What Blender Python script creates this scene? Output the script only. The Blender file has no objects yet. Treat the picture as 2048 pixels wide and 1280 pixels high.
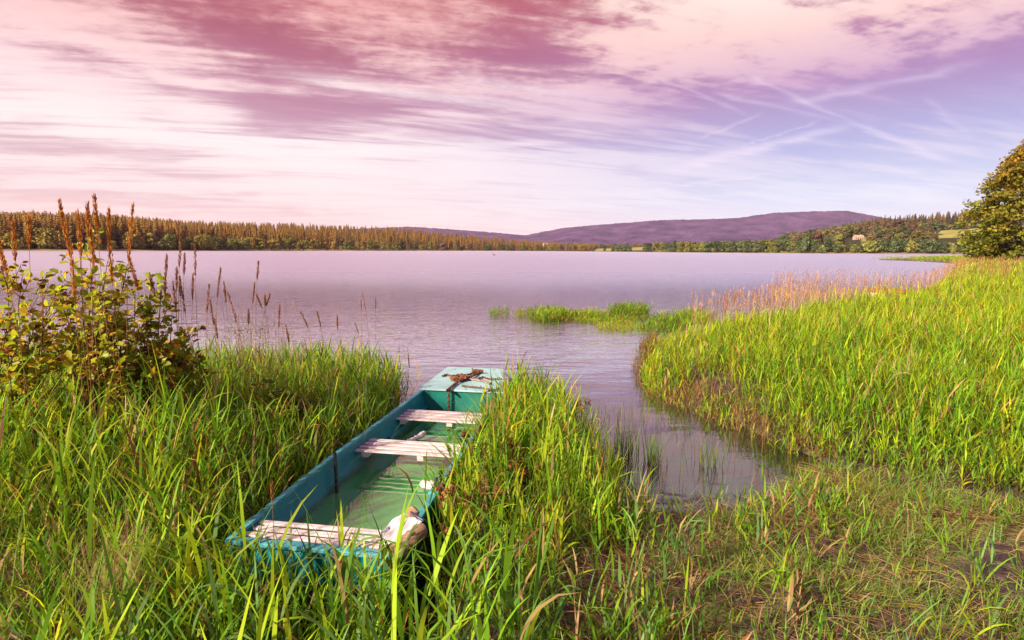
import bpy, bmesh, math, random
import numpy as np
from mathutils import Vector, Matrix

# ------------------------------------------------------------------ camera, sky, sun, exposure
SC = bpy.context.scene
COL = SC.collection
RAD = math.radians
rng = np.random.default_rng(7)
random.seed(7)
CAM_H = 2.0
F_PX = 1100.0
PITCH = math.degrees(math.atan(140 / F_PX))
ROLL = 0.265
cam_d = bpy.data.cameras.new('camera')
cam_d.sensor_width = 36.0
cam_d.lens = 36.0 * F_PX / 2048.0
cam_d.clip_start = 0.05
cam_d.clip_end = 40000
cam = bpy.data.objects.new('camera', cam_d)
COL.objects.link(cam)
R_CAM = Matrix.Rotation(RAD(90 - PITCH), 3, 'X') @ Matrix.Rotation(RAD(ROLL), 3, 'Z')
cam.matrix_world = Matrix.Translation((0, 0, CAM_H)) @ R_CAM.to_4x4()
SC.camera = cam
SC.view_settings.view_transform = 'Standard'
SC.view_settings.look = 'None'
SC.view_settings.gamma = 1.0
SC.view_settings.use_curve_mapping = False
SC.view_settings.exposure = 1.65
SC.cycles.use_denoising = True
SC.cycles.max_bounces = 6
SC.cycles.transparent_max_bounces = 12
SC.cycles.volume_bounces = 0
SC.cycles.sample_clamp_indirect = 4.0

SUN_EL, SUN_AZ = 30.0, -128.0       # azimuth measured from +Y towards +X
sun_dir = Vector((math.sin(RAD(SUN_AZ)) * math.cos(RAD(SUN_EL)), math.cos(RAD(SUN_AZ)) * math.cos(RAD(SUN_EL)), math.sin(RAD(SUN_EL))))
sun_d = bpy.data.lights.new('sun', 'SUN')
sun_d.energy = 4.6
sun_d.angle = RAD(3.0)      # veiled by thin evening cloud: soft-edged shadows
sun_d.color = (1.0, 0.84, 0.64)
sun = bpy.data.objects.new('sun', sun_d)
COL.objects.link(sun)
sun.rotation_euler = sun_dir.to_track_quat('Z', 'Y').to_euler()

def s2l(*c):
    return tuple(((v / 255.0) / 12.92 if v / 255.0 <= 0.04045 else ((v / 255.0 + 0.055) / 1.055) ** 2.4) for v in c)

def ray(px, py):
    return R_CAM @ Vector(((px - 1024) / F_PX, (640 - py) / F_PX, -1.0))

def at(px, py, z=0.0):
    """point on the level z that the photograph shows at this pixel"""
    d = ray(px, py)
    k = (z - CAM_H) / d.z
    return Vector((d.x * k, d.y * k, z))

def at_depth(px, py, y):
    d = ray(px, py)
    k = y / d.y
    return Vector((d.x * k, y, CAM_H + d.z * k))

R_NP = np.array(R_CAM)
def project(P):
    q = (P - np.array([0, 0, CAM_H])) @ R_NP
    zc = np.maximum(-q[:, 2], 1e-3)
    return 1024 + F_PX * q[:, 0] / zc, 640 - F_PX * q[:, 1] / zc, -q[:, 2]

class NG:
    """tiny helper for writing node maths as expressions"""
    def __init__(s, tree): s.t = tree
    def node(s, typ, **kw):
        n = s.t.nodes.new(typ)
        for k, v in kw.items(): setattr(n, k, v)
        return n
    def put(s, sock, v):
        if isinstance(v, E): s.t.links.new(v.s, sock)
        elif hasattr(v, 'is_output'): s.t.links.new(v, sock)
        else: sock.default_value = v
    def m(s, op, a, b=0.0, c=0.0, clamp=False):
        n = s.node('ShaderNodeMath', operation=op, use_clamp=clamp)
        s.put(n.inputs[0], a); s.put(n.inputs[1], b); s.put(n.inputs[2], c)
        return E(s, n.outputs[0])
    def ramp(s, f, stops, interp='LINEAR'):
        n = s.node('ShaderNodeValToRGB')
        n.color_ramp.interpolation = interp
        e = n.color_ramp.elements
        while len(e) < len(stops): e.new(0.5)
        for k, (p, c) in enumerate(stops):
            e[k].position = p; e[k].color = (c[0], c[1], c[2], 1)
        s.put(n.inputs[0], f)
        return n.outputs[0]
    def mix(s, f, a, b, mode='MIX'):
        n = s.node('ShaderNodeMix', data_type='RGBA', blend_type=mode)
        s.put(n.inputs[0], f)
        for k, v in ((6, a), (7, b)):
            if isinstance(v, tuple): n.inputs[k].default_value = (v[0], v[1], v[2], 1)
            else: s.put(n.inputs[k], v)
        return n.outputs[2]
    def vec(s, x, y, z=0.0):
        n = s.node('ShaderNodeCombineXYZ')
        s.put(n.inputs[0], x); s.put(n.inputs[1], y); s.put(n.inputs[2], z)
        return n.outputs[0]
    def noise(s, vec, scale, detail=4.0, rough=0.55, dist=0.0, color=False):
        n = s.node('ShaderNodeTexNoise')
        if vec is not None: s.put(n.inputs['Vector'], vec)
        n.inputs['Scale'].default_value = scale; n.inputs['Detail'].default_value = detail
        n.inputs['Roughness'].default_value = rough; n.inputs['Distortion'].default_value = dist
        return n.outputs['Color'] if color else E(s, n.outputs['Fac'])
    def smooth(s, v, a, b):
        n = s.node('ShaderNodeMapRange', interpolation_type='SMOOTHSTEP')
        s.put(n.inputs[0], v); n.inputs[1].default_value = a; n.inputs[2].default_value = b
        return E(s, n.outputs[0])
class E:
    def __init__(s, g, sock): s.g = g; s.s = sock
    def __add__(s, o): return s.g.m('ADD', s, o)
    __radd__ = __add__
    def __sub__(s, o): return s.g.m('SUBTRACT', s, o)
    def __rsub__(s, o): return s.g.m('SUBTRACT', o, s)
    def __mul__(s, o): return s.g.m('MULTIPLY', s, o)
    __rmul__ = __mul__
    def __truediv__(s, o): return s.g.m('DIVIDE', s, o)
    def __rtruediv__(s, o): return s.g.m('DIVIDE', o, s)

def build_world():
    w = bpy.data.worlds.new('World')
    SC.world = w
    w.use_nodes = True
    w.cycles.sampling_method = 'MANUAL'
    w.cycles.sample_map_resolution = 256
    t = w.node_tree
    t.nodes.clear()
    g = NG(t)
    tc = g.node('ShaderNodeTexCoord')
    sp = g.node('ShaderNodeSeparateXYZ')
    t.links.new(tc.outputs['Generated'], sp.inputs[0])
    x, y, z = (E(g, sp.outputs[k]) for k in range(3))
    D = 57.29578
    az0 = g.m('ARCTAN2', x, y) * D
    zc = g.m('MAXIMUM', z, 0.0)
    el0 = g.m('ARCSINE', zc) * D
    inv = 1.0 / (zc + 0.09)
    P = g.vec(x * inv, y * inv, 0.0)
    warp = g.noise(P, 1.3, 5, 0.6)
    warp2 = g.noise(g.vec(x * inv + 7.3, y * inv + 2.1, 0.0), 1.5, 5, 0.6)
    # high thin streaks drawn out along the wind, and small lumpy cells
    streak = g.noise(g.vec((x * inv) * 0.30 + (y * inv) * 0.10, (y * inv) * 1.35 - (x * inv) * 0.42, 3.0), 1.7, 10, 0.56, 1.1)
    fine = g.noise(g.vec((x * inv) * 0.5 + (y * inv) * 0.2, (y * inv) * 3.0 - (x * inv) * 0.9, 9.0), 2.6, 8, 0.6, 0.5)
    lump = g.noise(g.vec(x * inv, (y * inv) * 1.1, 5.0), 6.0, 7, 0.58, 0.15)
    lump2 = g.noise(g.vec(x * inv + 3.0, (y * inv) * 1.2, 1.0), 15.0, 5, 0.6, 0.2)
    az = az0 + (warp - 0.5) * 7.0 + (fine - 0.5) * 2.0
    el = el0 + (warp2 - 0.5) * 4.0 + (lump - 0.5) * 1.2
    def ae(px, py):
        d = ray(px, py).normalized()
        return math.degrees(math.atan2(d.x, d.y)), math.degrees(math.asin(d.z))
    acc = [None, None]
    def add(v, k=0):
        acc[k] = v if acc[k] is None else acc[k] + v
    def blob(px, py, sx, sy, amp, rot=0.0, k=0, warped=True):
        a, e = ae(px, py)
        ppd = 19.0
        c, s = math.cos(RAD(rot)), math.sin(RAD(rot))
        A = (az if warped else az0) - a; B = (el if warped else el0) - e
        p = (A * c + B * s) * (ppd / sx); q = (B * c - A * s) * (ppd / sy)
        add(g.m('EXPONENT', (p * p + q * q) * -0.5) * amp, k)
    def line(x0, y0, x1, y1, wpx, amp, k=0):
        a0, e0 = ae(x0, y0); a1, e1 = ae(x1, y1)
        dx, dy = a1 - a0, e1 - e0
        L = math.hypot(dx, dy); dx /= L; dy /= L
        A = az0 + (warp - 0.5) * 0.9 - a0; B = el0 + (fine - 0.5) * 1.3 + (warp2 - 0.5) * 0.8 - e0
        u = g.m('MULTIPLY', A * dx + B * dy, 1.0 / L)
        v = (B * dx - A * dy) * (40.0 / wpx)
        endf = g.smooth(u, -0.06, 0.2) * (1.0 - g.smooth(u, 0.75, 1.06))
        add(g.m('EXPONENT', v * v * -0.5) * endf * ((fine * 1.6 + 0.25) * amp), k)
    # soft cloud cover (k=0)
    blob(60, 45, 110, 30, 0.55); blob(70, 98, 60, 20, 0.35); blob(150, 250, 260, 60, 0.42, -4); blob(330, 150, 150, 60, 0.25, -20)
    blob(500, 320, 330, 52, 0.62, -3); blob(860, 250, 240, 60, 0.28); blob(1000, 345, 430, 26, 0.5); blob(780, 420, 360, 26, 0.42)
    blob(1180, 250, 130, 60, 0.25); blob(1000, 170, 160, 40, 0.15, -10)
    blob(1520, 40, 260, 60, 0.95, 2); blob(1300, 110, 160, 46, 0.35, 10); blob(1880, 70, 230, 52, 0.55, 8); blob(1800, 118, 90, 24, 0.4, 14)
    blob(520, 74, 110, 22, -0.75, -7); blob(620, 112, 110, 10, -0.5, -8)
    blob(1085, 50, 90, 50, -0.8); blob(1000, 105, 90, 30, -0.4); blob(1110, 120, 50, 28, -0.3); blob(760, 70, 130, 30, 0.25, -8)
    blob(650, 212, 110, 24, -0.8, 6); blob(550, 240, 50, 26, -0.6); blob(860, 165, 200, 22, 0.3, -8); blob(95, 90, 110, 9, -0.5, -14); blob(90, 118, 70, 10, -0.5, -8)
    blob(130, 292, 230, 20, -0.95, -4); blob(820, 330, 70, 9, -0.6); blob(980, 350, 90, 7, -0.4); blob(110, 388, 240, 8, -0.85, -4); blob(470, 398, 110, 8, -0.7, -4); blob(620, 425, 60, 5, -0.6); blob(300, 330, 120, 9, -0.35, -6); blob(290, 225, 60, 16, -0.4, -22); blob(1000, 290, 160, 10, 0.35); blob(620, 370, 200, 8, 0.4, -3)
    blob(1700, 190, 420, 60, -0.55); blob(1950, 150, 200, 30, -0.35); blob(1720, 330, 260, 60, -0.35); blob(1450, 250, 140, 26, -0.2)
    blob(1350, 338, 300, 16, 0.45); blob(1400, 395, 300, 12, 0.28); blob(1560, 378, 160, 6, 0.3)
    # condensation trails, short contrails (k=1)
    line(1480, 140, 1720, 252, 6, 0.34, 1); line(1700, 246, 1925, 330, 8, 0.5, 1); line(1330, 340, 1720, 248, 11, 0.62, 1)
    line(1395, 278, 1530, 225, 4, 0.3, 1); line(1480, 293, 1650, 240, 2.6, 0.38, 1); line(1180, 396, 1570, 342, 3, 0.5, 1)
    line(540, 140, 1120, 222, 17, 0.5, 1); line(900, 150, 1260, 205, 12, 0.3, 1); line(1590, 320, 1960, 352, 4, 0.28, 1); line(1300, 150, 1500, 230, 5, 0.3, 1); line(1560, 210, 1990, 120, 8, 0.3, 1); line(1420, 182, 1680, 245, 5, 0.3, 1); line(1840, 190, 1950, 275, 7, 0.2, 1)
    body = acc[0]; trails = acc[1]
    cream = g.smooth(el0, 12.5, 18.0) * g.smooth(az0, 2.0, 14.0)
    m = body * 0.70 + 0.36 + (streak - 0.5) * (g.smooth(el0, 1.0, 7.0) * 0.9 + 1.5) + (fine - 0.5) * (g.smooth(el0, 0.0, 8.0) * 1.5 + 0.35) + (lump - 0.5) * (cream * 2.2 + g.smooth(el0, 10, 19) * 0.9) + (lump2 - 0.5) * g.smooth(el0, 11, 18) * 0.9
    m = 1.0 / (g.m('EXPONENT', (m - 0.47) * -5.8) + 1.0)
    
    def rampel(cols):
        els = [1, 5, 10, 14.5, 19, 23]
        st = [(e / 40.0, s2l(*c)) for e, c in zip(els, cols)]
        top = [0.5 * v + 0.5 * u for v, u in zip(s2l(*cols[-1]), s2l(132, 126, 218))]
        return g.ramp(el0 / 40.0, st + [(0.95, top)])
    lc = rampel([(236, 196, 188), (218, 186, 192), (198, 154, 174), (178, 112, 140), (170, 84, 102), (182, 86, 94)])
    lb = rampel([(250, 228, 218), (248, 226, 226), (253, 238, 236), (250, 218, 216), (247, 196, 190), (240, 168, 162)])
    rc = rampel([(228, 228, 238), (200, 208, 234), (166, 166, 212), (166, 126, 176), (176, 108, 148), (172, 78, 98)])
    rb = rampel([(240, 234, 236), (222, 224, 238), (205, 194, 222), (206, 164, 196), (246, 208, 200), (255, 240, 226)])
    side = g.smooth(az0, -22.0, 30.0)
    clear = g.mix(side, lc, rc); bright = g.mix(side, lb, rb)
    colr = g.mix(m, clear, bright)
    colr = g.mix(g.m('MULTIPLY', trails, 0.75, clamp=True), colr, g.mix(side, s2l(255, 244, 240), s2l(238, 222, 240)))
    # warm glow over the left horizon, where the sun stands
    blobw = g.m('EXPONENT', g.m('ADD', ((az0 + 46.0) * 0.045) * ((az0 + 46.0) * 0.045), (el0 * 0.10) * (el0 * 0.10)) * -1.0)
    colr = g.mix(blobw * 0.16, colr, s2l(255, 206, 172))
    bg1 = g.node('ShaderNodeBackground'); g.put(bg1.inputs[0], colr); bg1.inputs[1].default_value = 0.365
    sky = g.node('ShaderNodeTexSky', sky_type='NISHITA', sun_disc=False)
    sky.sun_elevation = RAD(SUN_EL); sky.sun_rotation = RAD(SUN_AZ)
    bg2 = g.node('ShaderNodeBackground'); t.links.new(sky.outputs[0], bg2.inputs[0]); bg2.inputs[1].default_value = 0.06
    mx = g.node('ShaderNodeMixShader'); mx.inputs[0].default_value = 0.06
    t.links.new(bg1.outputs[0], mx.inputs[1]); t.links.new(bg2.outputs[0], mx.inputs[2])
    out = g.node('ShaderNodeOutputWorld')
    t.links.new(mx.outputs[0], out.inputs[0])
build_world()

# ------------------------------------------------------------------ object helpers
def tag(o, label=None, cat=None, group=None, kind=None):
    if label: o['label'] = label
    if cat: o['category'] = cat
    if group: o['group'] = group
    if kind: o['kind'] = kind
    return o

def link(name, me, mat=None, parent=None):
    o = bpy.data.objects.new(name, me)
    COL.objects.link(o)
    if mat is not None and me is not None: 
        me.materials.clear(); me.materials.append(mat)
    if parent is not None: o.parent = parent
    return o

def thing(name, label, cat, loc=(0, 0, 0), rotz=0.0, group=None):
    o = bpy.data.objects.new(name, None)
    o.empty_display_size = 0.1
    COL.objects.link(o)
    o.location = loc; o.rotation_euler = (0, 0, rotz)
    return tag(o, label, cat, group)

def np_mesh(name, V, Fq, C=None, smooth=False):
    V = np.asarray(V, dtype=np.float32).reshape(-1, 3); Fq = np.asarray(Fq, dtype=np.int32)
    me = bpy.data.meshes.new(name)
    n, k = Fq.shape
    me.vertices.add(len(V)); me.vertices.foreach_set('co', V.ravel())
    me.loops.add(n * k); me.loops.foreach_set('vertex_index', Fq.ravel())
    me.polygons.add(n); me.polygons.foreach_set('loop_start', np.arange(0, n * k, k, dtype=np.int32))
    if smooth: me.polygons.foreach_set('use_smooth', np.ones(n, dtype=bool))
    if C is not None:
        a = me.color_attributes.new('Col', 'FLOAT_COLOR', 'POINT')
        C = np.asarray(C, dtype=np.float32)
        a.data.foreach_set('color', np.concatenate([C, np.ones((len(C), 1), np.float32)], 1).ravel())
    me.update(calc_edges=True)
    return me

class Acc:
    """collects quads for one mesh"""
    def __init__(s): s.V = []; s.F = []; s.C = []; s.n = 0
    def add(s, V, F, C=None):
        V = np.asarray(V, np.float32).reshape(-1, 3)
        s.V.append(V); s.F.append(np.asarray(F, np.int64) + s.n)
        s.C.append(np.zeros((len(V), 3), np.float32) + 0.5 if C is None else np.asarray(C, np.float32).reshape(-1, 3))
        s.n += len(V)
    def mesh(s, name, smooth=False):
        return np_mesh(name, np.concatenate(s.V), np.concatenate(s.F), np.concatenate(s.C), smooth)

def tube_np(pts, rad, sides=6):
    pts = np.asarray(pts, float); n = len(pts)
    rad = np.broadcast_to(np.asarray(rad, float), (n,))
    T = np.gradient(pts, axis=0); T /= np.linalg.norm(T, axis=1)[:, None] + 1e-9
    up = np.array([0.0, 0, 1.0])
    A = np.cross(T, up); bad = np.linalg.norm(A, axis=1) < 0.05
    A[bad] = np.cross(T[bad], np.array([1.0, 0, 0])); A /= np.linalg.norm(A, axis=1)[:, None]
    B = np.cross(T, A)
    th = np.arange(sides) / sides * 2 * math.pi
    V = pts[:, None, :] + rad[:, None, None] * (np.cos(th)[None, :, None] * A[:, None, :] + np.sin(th)[None, :, None] * B[:, None, :])
    F = []
    for i in range(n - 1):
        for j in range(sides):
            k = (j + 1) % sides
            F.append((i * sides + j, i * sides + k, (i + 1) * sides + k, (i + 1) * sides + j))
    return V.reshape(-1, 3), np.array(F)

def bm_obj(name, bm, mat, parent=None, smooth=False, bevel=0.0, seg=2):
    if bevel > 0:
        bmesh.ops.bevel(bm, geom=[e for e in bm.edges], offset=bevel, segments=seg, affect='EDGES', profile=0.6)
    me = bpy.data.meshes.new(name)
    bm.normal_update(); bm.to_mesh(me); bm.free()
    if smooth:
        me.polygons.foreach_set('use_smooth', np.ones(len(me.polygons), dtype=bool))
    return link(name, me, mat, parent)

def bm_hexa(bm, c8):
    """c8: bottom four then top four corners"""
    v = [bm.verts.new(c) for c in c8]
    for f in ((3, 2, 1, 0), (4, 5, 6, 7), (0, 1, 5, 4), (1, 2, 6, 5), (2, 3, 7, 6), (3, 0, 4, 7)):
        bm.faces.new([v[i] for i in f])

def bm_box(bm, x0, x1, y0, y1, z0, z1):
    bm_hexa(bm, [(x0, y0, z0), (x1, y0, z0), (x1, y1, z0), (x0, y1, z0), (x0, y0, z1), (x1, y0, z1), (x1, y1, z1), (x0, y1, z1)])

# ------------------------------------------------------------------ materials
def new_mat(name):
    m = bpy.data.materials.new(name); m.use_nodes = True
    t = m.node_tree; t.nodes.clear()
    g = NG(t)
    out = g.node('ShaderNodeOutputMaterial')
    return m, t, g, out

def pbr(name, c1, c2=None, scale=8.0, rough=0.6, bump=0.0, bscale=40.0, spec=0.4, stretch=(1, 1, 1), detail=6, contrast=(0.35, 0.65), metallic=0.0, c3=None):
    m, t, g, out = new_mat(name)
    p = g.node('ShaderNodeBsdfPrincipled')
    tc = g.node('ShaderNodeTexCoord'); mp = g.node('ShaderNodeMapping')
    mp.inputs['Scale'].default_value = stretch
    t.links.new(tc.outputs['Object'], mp.inputs[0])
    nz = g.noise(mp.outputs[0], scale, detail, 0.6)
    stops = [(contrast[0], c1), (contrast[1], c2 or c1)]
    if c3: stops.append((min(0.98, contrast[1] + 0.1), c3))
    g.put(p.inputs['Base Color'], g.ramp(nz, stops))
    p.inputs['Roughness'].default_value = rough
    p.inputs['Specular IOR Level'].default_value = spec
    p.inputs['Metallic'].default_value = metallic
    if bump > 0:
        b = g.node('ShaderNodeBump'); b.inputs['Strength'].default_value = 1.0; b.inputs['Distance'].default_value = bump
        g.put(b.inputs['Height'], g.noise(mp.outputs[0], bscale, 5, 0.6))
        t.links.new(b.outputs[0], p.inputs['Normal'])
    t.links.new(p.outputs[0], out.inputs[0])
    return m

def leaf_mat(name, trans=0.4, rough=0.5, spec=0.3, vary=0.0, sat=1.0):
    m, t, g, out = new_mat(name)
    at_ = g.node('ShaderNodeAttribute', attribute_name='Col')
    c = at_.outputs['Color']
    if vary > 0:
        oi = g.node('ShaderNodeObjectInfo')
        hs = g.node('ShaderNodeHueSaturation')
        r = E(g, oi.outputs['Random'])
        g.put(hs.inputs['Hue'], (r - 0.5) * (0.10 * vary) + 0.5)
        g.put(hs.inputs['Value'], g.m('FRACT', r * 7.31) * vary + (1.0 - 0.5 * vary))
        g.put(hs.inputs['Color'], c); c = hs.outputs[0]
    p = g.node('ShaderNodeBsdfPrincipled')
    g.put(p.inputs['Base Color'], c)
    p.inputs['Roughness'].default_value = rough; p.inputs['Specular IOR Level'].default_value = spec
    tr = g.node('ShaderNodeBsdfTranslucent'); g.put(tr.inputs[0], c)
    mx = g.node('ShaderNodeMixShader'); mx.inputs[0].default_value = trans
    t.links.new(p.outputs[0], mx.inputs[1]); t.links.new(tr.outputs[0], mx.inputs[2])
    t.links.new(mx.outputs[0], out.inputs[0])
    return m

M_GRASS = leaf_mat('grass_blades', 0.5, 0.55, 0.16)
M_LEAF = leaf_mat('tree_leaves', 0.30, 0.6, 0.2)
M_FAR = leaf_mat('distant_leaves', 0.18, 0.7, 0.1, vary=0.5)
M_BARK = pbr('pale_bark', (0.10, 0.07, 0.05), (0.32, 0.26, 0.20), 6, 0.85, 0.01, 20, stretch=(1, 1, 0.3))
M_TWIG = pbr('brown_twig', (0.06, 0.03, 0.02), (0.15, 0.08, 0.05), 40, 0.8)

def water_mat(name, tint, murk, murk_amt, rip):
    m, t, g, out = new_mat(name)
    tc = g.node('ShaderNodeTexCoord')
    sp = g.node('ShaderNodeSeparateXYZ'); t.links.new(tc.outputs['Object'], sp.inputs[0])
    x, y = E(g, sp.outputs[0]), E(g, sp.outputs[1])
    if rip == 'lake':
        far = g.smooth(y, 5.0, 26.0)
        swell = g.noise(g.vec(x * 0.45 + y * 0.25, y * 1.3 - x * 0.35, 0.0), 0.8, 3, 0.5, 0.4)
        small = g.noise(g.vec(x * 0.7 + y * 0.2, y * 1.6, 4.0), 2.4, 4, 0.6, 0.2)
        tiny = g.noise(g.vec(x * 0.6, y * 1.5, 8.0), 9.0, 3, 0.6)
        h = swell * (far * 0.14 + 0.024) + small * (far * 0.12 + 0.005) + tiny * (far * 0.022 + 0.0005)
    else:
        h = g.noise(g.vec(x, y, 0.0), 2.5, 2, 0.5) * 0.004
    b = g.node('ShaderNodeBump'); b.inputs['Strength'].default_value = 1.0; b.inputs['Distance'].default_value = 1.0
    g.put(b.inputs['Height'], h)
    fr = g.node('ShaderNodeFresnel'); fr.inputs['IOR'].default_value = 1.34; t.links.new(b.outputs[0], fr.inputs['Normal'])
    gl = g.node('ShaderNodeBsdfGlossy'); g.put(gl.inputs['Roughness'], (g.smooth(y, 7.0, 60.0) * 0.27 + 0.03) if rip == 'lake' else 0.02); gl.inputs[0].default_value = (0.92, 0.93, 1.0, 1)
    t.links.new(b.outputs[0], gl.inputs['Normal'])
    tr = g.node('ShaderNodeBsdfTransparent'); tr.inputs[0].default_value = (*tint, 1)
    df = g.node('ShaderNodeBsdfDiffuse'); df.inputs[0].default_value = (*murk, 1)
    m1 = g.node('ShaderNodeMixShader'); m1.inputs[0].default_value = murk_amt
    t.links.new(tr.outputs[0], m1.inputs[1]); t.links.new(df.outputs[0], m1.inputs[2])
    m2 = g.node('ShaderNodeMixShader')
    g.put(m2.inputs[0], g.m('ADD', E(g, fr.outputs[0]) * (1.5 if rip == 'lake' else 2.4), (g.smooth(y, 2.5, 16.0) * 0.42 + 0.05) if rip == 'lake' else 0.03, clamp=True))
    t.links.new(m1.outputs[0], m2.inputs[1]); t.links.new(gl.outputs[0], m2.inputs[2])
    t.links.new(m2.outputs[0], out.inputs[0])
    return m

# ------------------------------------------------------------------ land and water
def P2(*pts): return [(at(px, py).x, at(px, py).y) for px, py in pts]
LEFT = [(-1.62, 1.5), (-1.60, 3.0), (-1.40, 5.2), (-1.42, 6.6), (-1.7, 7.2), (-2.6, 7.7), (-4.2, 7.4), (-6.0, 7.9), (-9, 8.6), (-14, 10), (-40, 16), (-40, -40)]
RIGHT = [(70, -40)] + [(160, -40), (400, 60), (420, 170)] + P2((2048, 512.5), (1930, 514.5), (1850, 518), (1745, 519.5), (1830, 522.5), (1905, 527), (1925, 536), (1900, 552), (1885, 575), (1850, 596),
        (1760, 632), (1640, 640), (1520, 668), (1420, 690), (1345, 690), (1325, 720), (1312, 760), (1330, 790), (1430, 830), (1520, 868), (1590, 905), (1668, 934), (1620, 962), (1510, 995), (1400, 1012), (1300, 1022), (1215, 1012), (1190, 960), (1130, 900), (1060, 852), (1015, 830)) + [(-0.02, 5.2), (-0.45, 3.4), (-0.5, 2.4), (-0.9, 2.0), (-1.62, 1.5)]
LAND = np.array(RIGHT + LEFT[1:])

def sdf(P):
    """signed distance to the near shore line, positive on land"""
    P = np.asarray(P)[:, :2]
    d2 = np.full(len(P), 1e12); ins = np.zeros(len(P), bool)
    n = len(LAND)
    for i in range(n):
        a, b = LAND[i], LAND[(i + 1) % n]
        e = b - a
        w = P - a
        tt = np.clip((w @ e) / (e @ e + 1e-12), 0, 1)
        q = w - tt[:, None] * e
        d2 = np.minimum(d2, (q * q).sum(1))
        c = ((a[1] > P[:, 1]) != (b[1] > P[:, 1])) & (P[:, 0] < (b[0] - a[0]) * (P[:, 1] - a[1]) / (b[1] - a[1] + 1e-12) + a[0])
        ins ^= c
    d = np.sqrt(d2)
    return np.where(ins, d, -d)

_gr = np.random.default_rng(3)
_G = _gr.random((64, 64))
def vnoise(x, y):
    xi = np.floor(x).astype(int); yi = np.floor(y).astype(int)
    fx = x - xi; fy = y - yi
    fx = fx * fx * (3 - 2 * fx); fy = fy * fy * (3 - 2 * fy)
    a = _G[xi % 64, yi % 64]; b = _G[(xi + 1) % 64, yi % 64]; c = _G[xi % 64, (yi + 1) % 64]; d = _G[(xi + 1) % 64, (yi + 1) % 64]
    return (a * (1 - fx) + b * fx) * (1 - fy) + (c * (1 - fx) + d * fx) * fy
def fbm(x, y, o=4):
    s = 0; a = 0.5; n = 0
    for k in range(o):
        s = s + a * vnoise(x * 2 ** k + 17.3 * k, y * 2 ** k + 5.1 * k); n += a; a *= 0.5
    return s / n

# boat footprint, used to keep the lake and the plants out of it
BO = Vector((-1.075, 2.78, 0.0)); BH = math.atan2(0.51, 3.23)
def b2w(s, t, z):      # along, across (right +), up
    return Vector((BO.x + s * math.sin(BH) + t * math.cos(BH), BO.y + s * math.cos(BH) - t * math.sin(BH), z))
def w2b(X, Y):
    dx, dy = X - BO.x, Y - BO.y
    return dx * math.sin(BH) + dy * math.cos(BH), dx * math.cos(BH) - dy * math.sin(BH)
def left_w(s): return np.interp(s, [0, 0.5, 1.2, 2.2, 3.27, 4.35], [0.495, 0.515, 0.525, 0.50, 0.468, 0.450])
def right_w(s): return np.interp(s, [0, 0.5, 1.2, 2.2, 3.27, 4.35], [0.475, 0.47, 0.462, 0.466, 0.474, 0.268])
def half_w(s): return np.maximum(left_w(s), right_w(s))
BOAT_L = 4.35

def near_h(P):
    P = np.asarray(P)
    sd = sdf(P)
    h = np.where(sd > 0, 0.30 * (1 - np.exp(-np.maximum(sd, 0) / 1.5)) + 0.7 * (1 - np.exp(-np.maximum(sd - 4, 0) / 40)), -0.5 * (1 - np.exp(np.minimum(sd, 0) / 1.2)) + 0.07 * np.minimum(sd, 0))
    h = np.maximum(h, -3.0)
    bump = (fbm(P[:, 0] * 1.3, P[:, 1] * 1.3) - 0.5) * 0.10 + (fbm(P[:, 0] * 7, P[:, 1] * 7, 3) - 0.5) * 0.06
    h = h + bump * np.clip((sd + 0.4) / 0.6, 0.0, 1)
    bs, bt = w2b(P[:, 0], P[:, 1])
    inb = np.clip((0.60 - np.abs(bt)) / 0.12, 0, 1) * np.clip((bs + 0.12) / 0.12, 0, 1) * np.clip((4.6 - bs) / 0.3, 0, 1)
    return h * (1 - inb) + np.minimum(h, -0.16) * inb

# ground: one polar sheet out past the horizon
azs = np.concatenate([np.linspace(-62, 62, 420), np.linspace(63, 297, 90)]) * math.pi / 180
rs = np.concatenate([[0.05], np.geomspace(0.4, 12000, 300)])
A_, R_ = np.meshgrid(azs, rs)
GX = (R_ * np.sin(A_)).ravel(); GY = (R_ * np.cos(A_)).ravel()
GP = np.stack([GX, GY], 1)
GZ = near_h(GP)
nc, nr = len(azs), len(rs)
ii, jj = np.meshgrid(np.arange(nr - 1), np.arange(nc), indexing='ij')
j2 = (jj + 1) % nc
GF = np.stack([ii * nc + jj, ii * nc + j2, (ii + 1) * nc + j2, (ii + 1) * nc + jj], -1).reshape(-1, 4)[:, ::-1]

def ground_mat():
    m, t, g, out = new_mat('muddy_soil')
    p = g.node('ShaderNodeBsdfPrincipled')
    geo = g.node('ShaderNodeNewGeometry')
    pos = geo.outputs['Position']
    n1 = g.noise(pos, 1.6, 6, 0.6); n2 = g.noise(pos, 14, 6, 0.65); n3 = g.noise(pos, 70, 4, 0.6)
    c = g.ramp(n2, [(0.30, (0.022, 0.013, 0.014)), (0.55, (0.048, 0.025, 0.025)), (0.72, (0.20, 0.14, 0.08))])
    green = g.ramp(n3, [(0.35, (0.05, 0.06, 0.015)), (0.7, (0.20, 0.20, 0.05))])
    c = g.mix(g.smooth(n1, 0.46, 0.62), c, green)
    g.put(p.inputs['Base Color'], c)
    g.put(p.inputs['Roughness'], g.ramp(n1, [(0.35, (0.45,) * 3), (0.6, (0.9,) * 3)]))
    b = g.node('ShaderNodeBump'); b.inputs['Distance'].default_value = 0.02; b.inputs['Strength'].default_value = 1.0
    g.put(b.inputs['Height'], n2 * 0.7 + n3 * 0.3)
    t.links.new(b.outputs[0], p.inputs['Normal'])
    t.links.new(p.outputs[0], out.inputs[0])
    return m
tag(link('ground', np_mesh('ground', np.stack([GX, GY, GZ], 1), GF, smooth=True), ground_mat()), 'dark muddy bank and lake bed', kind='structure')

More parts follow.
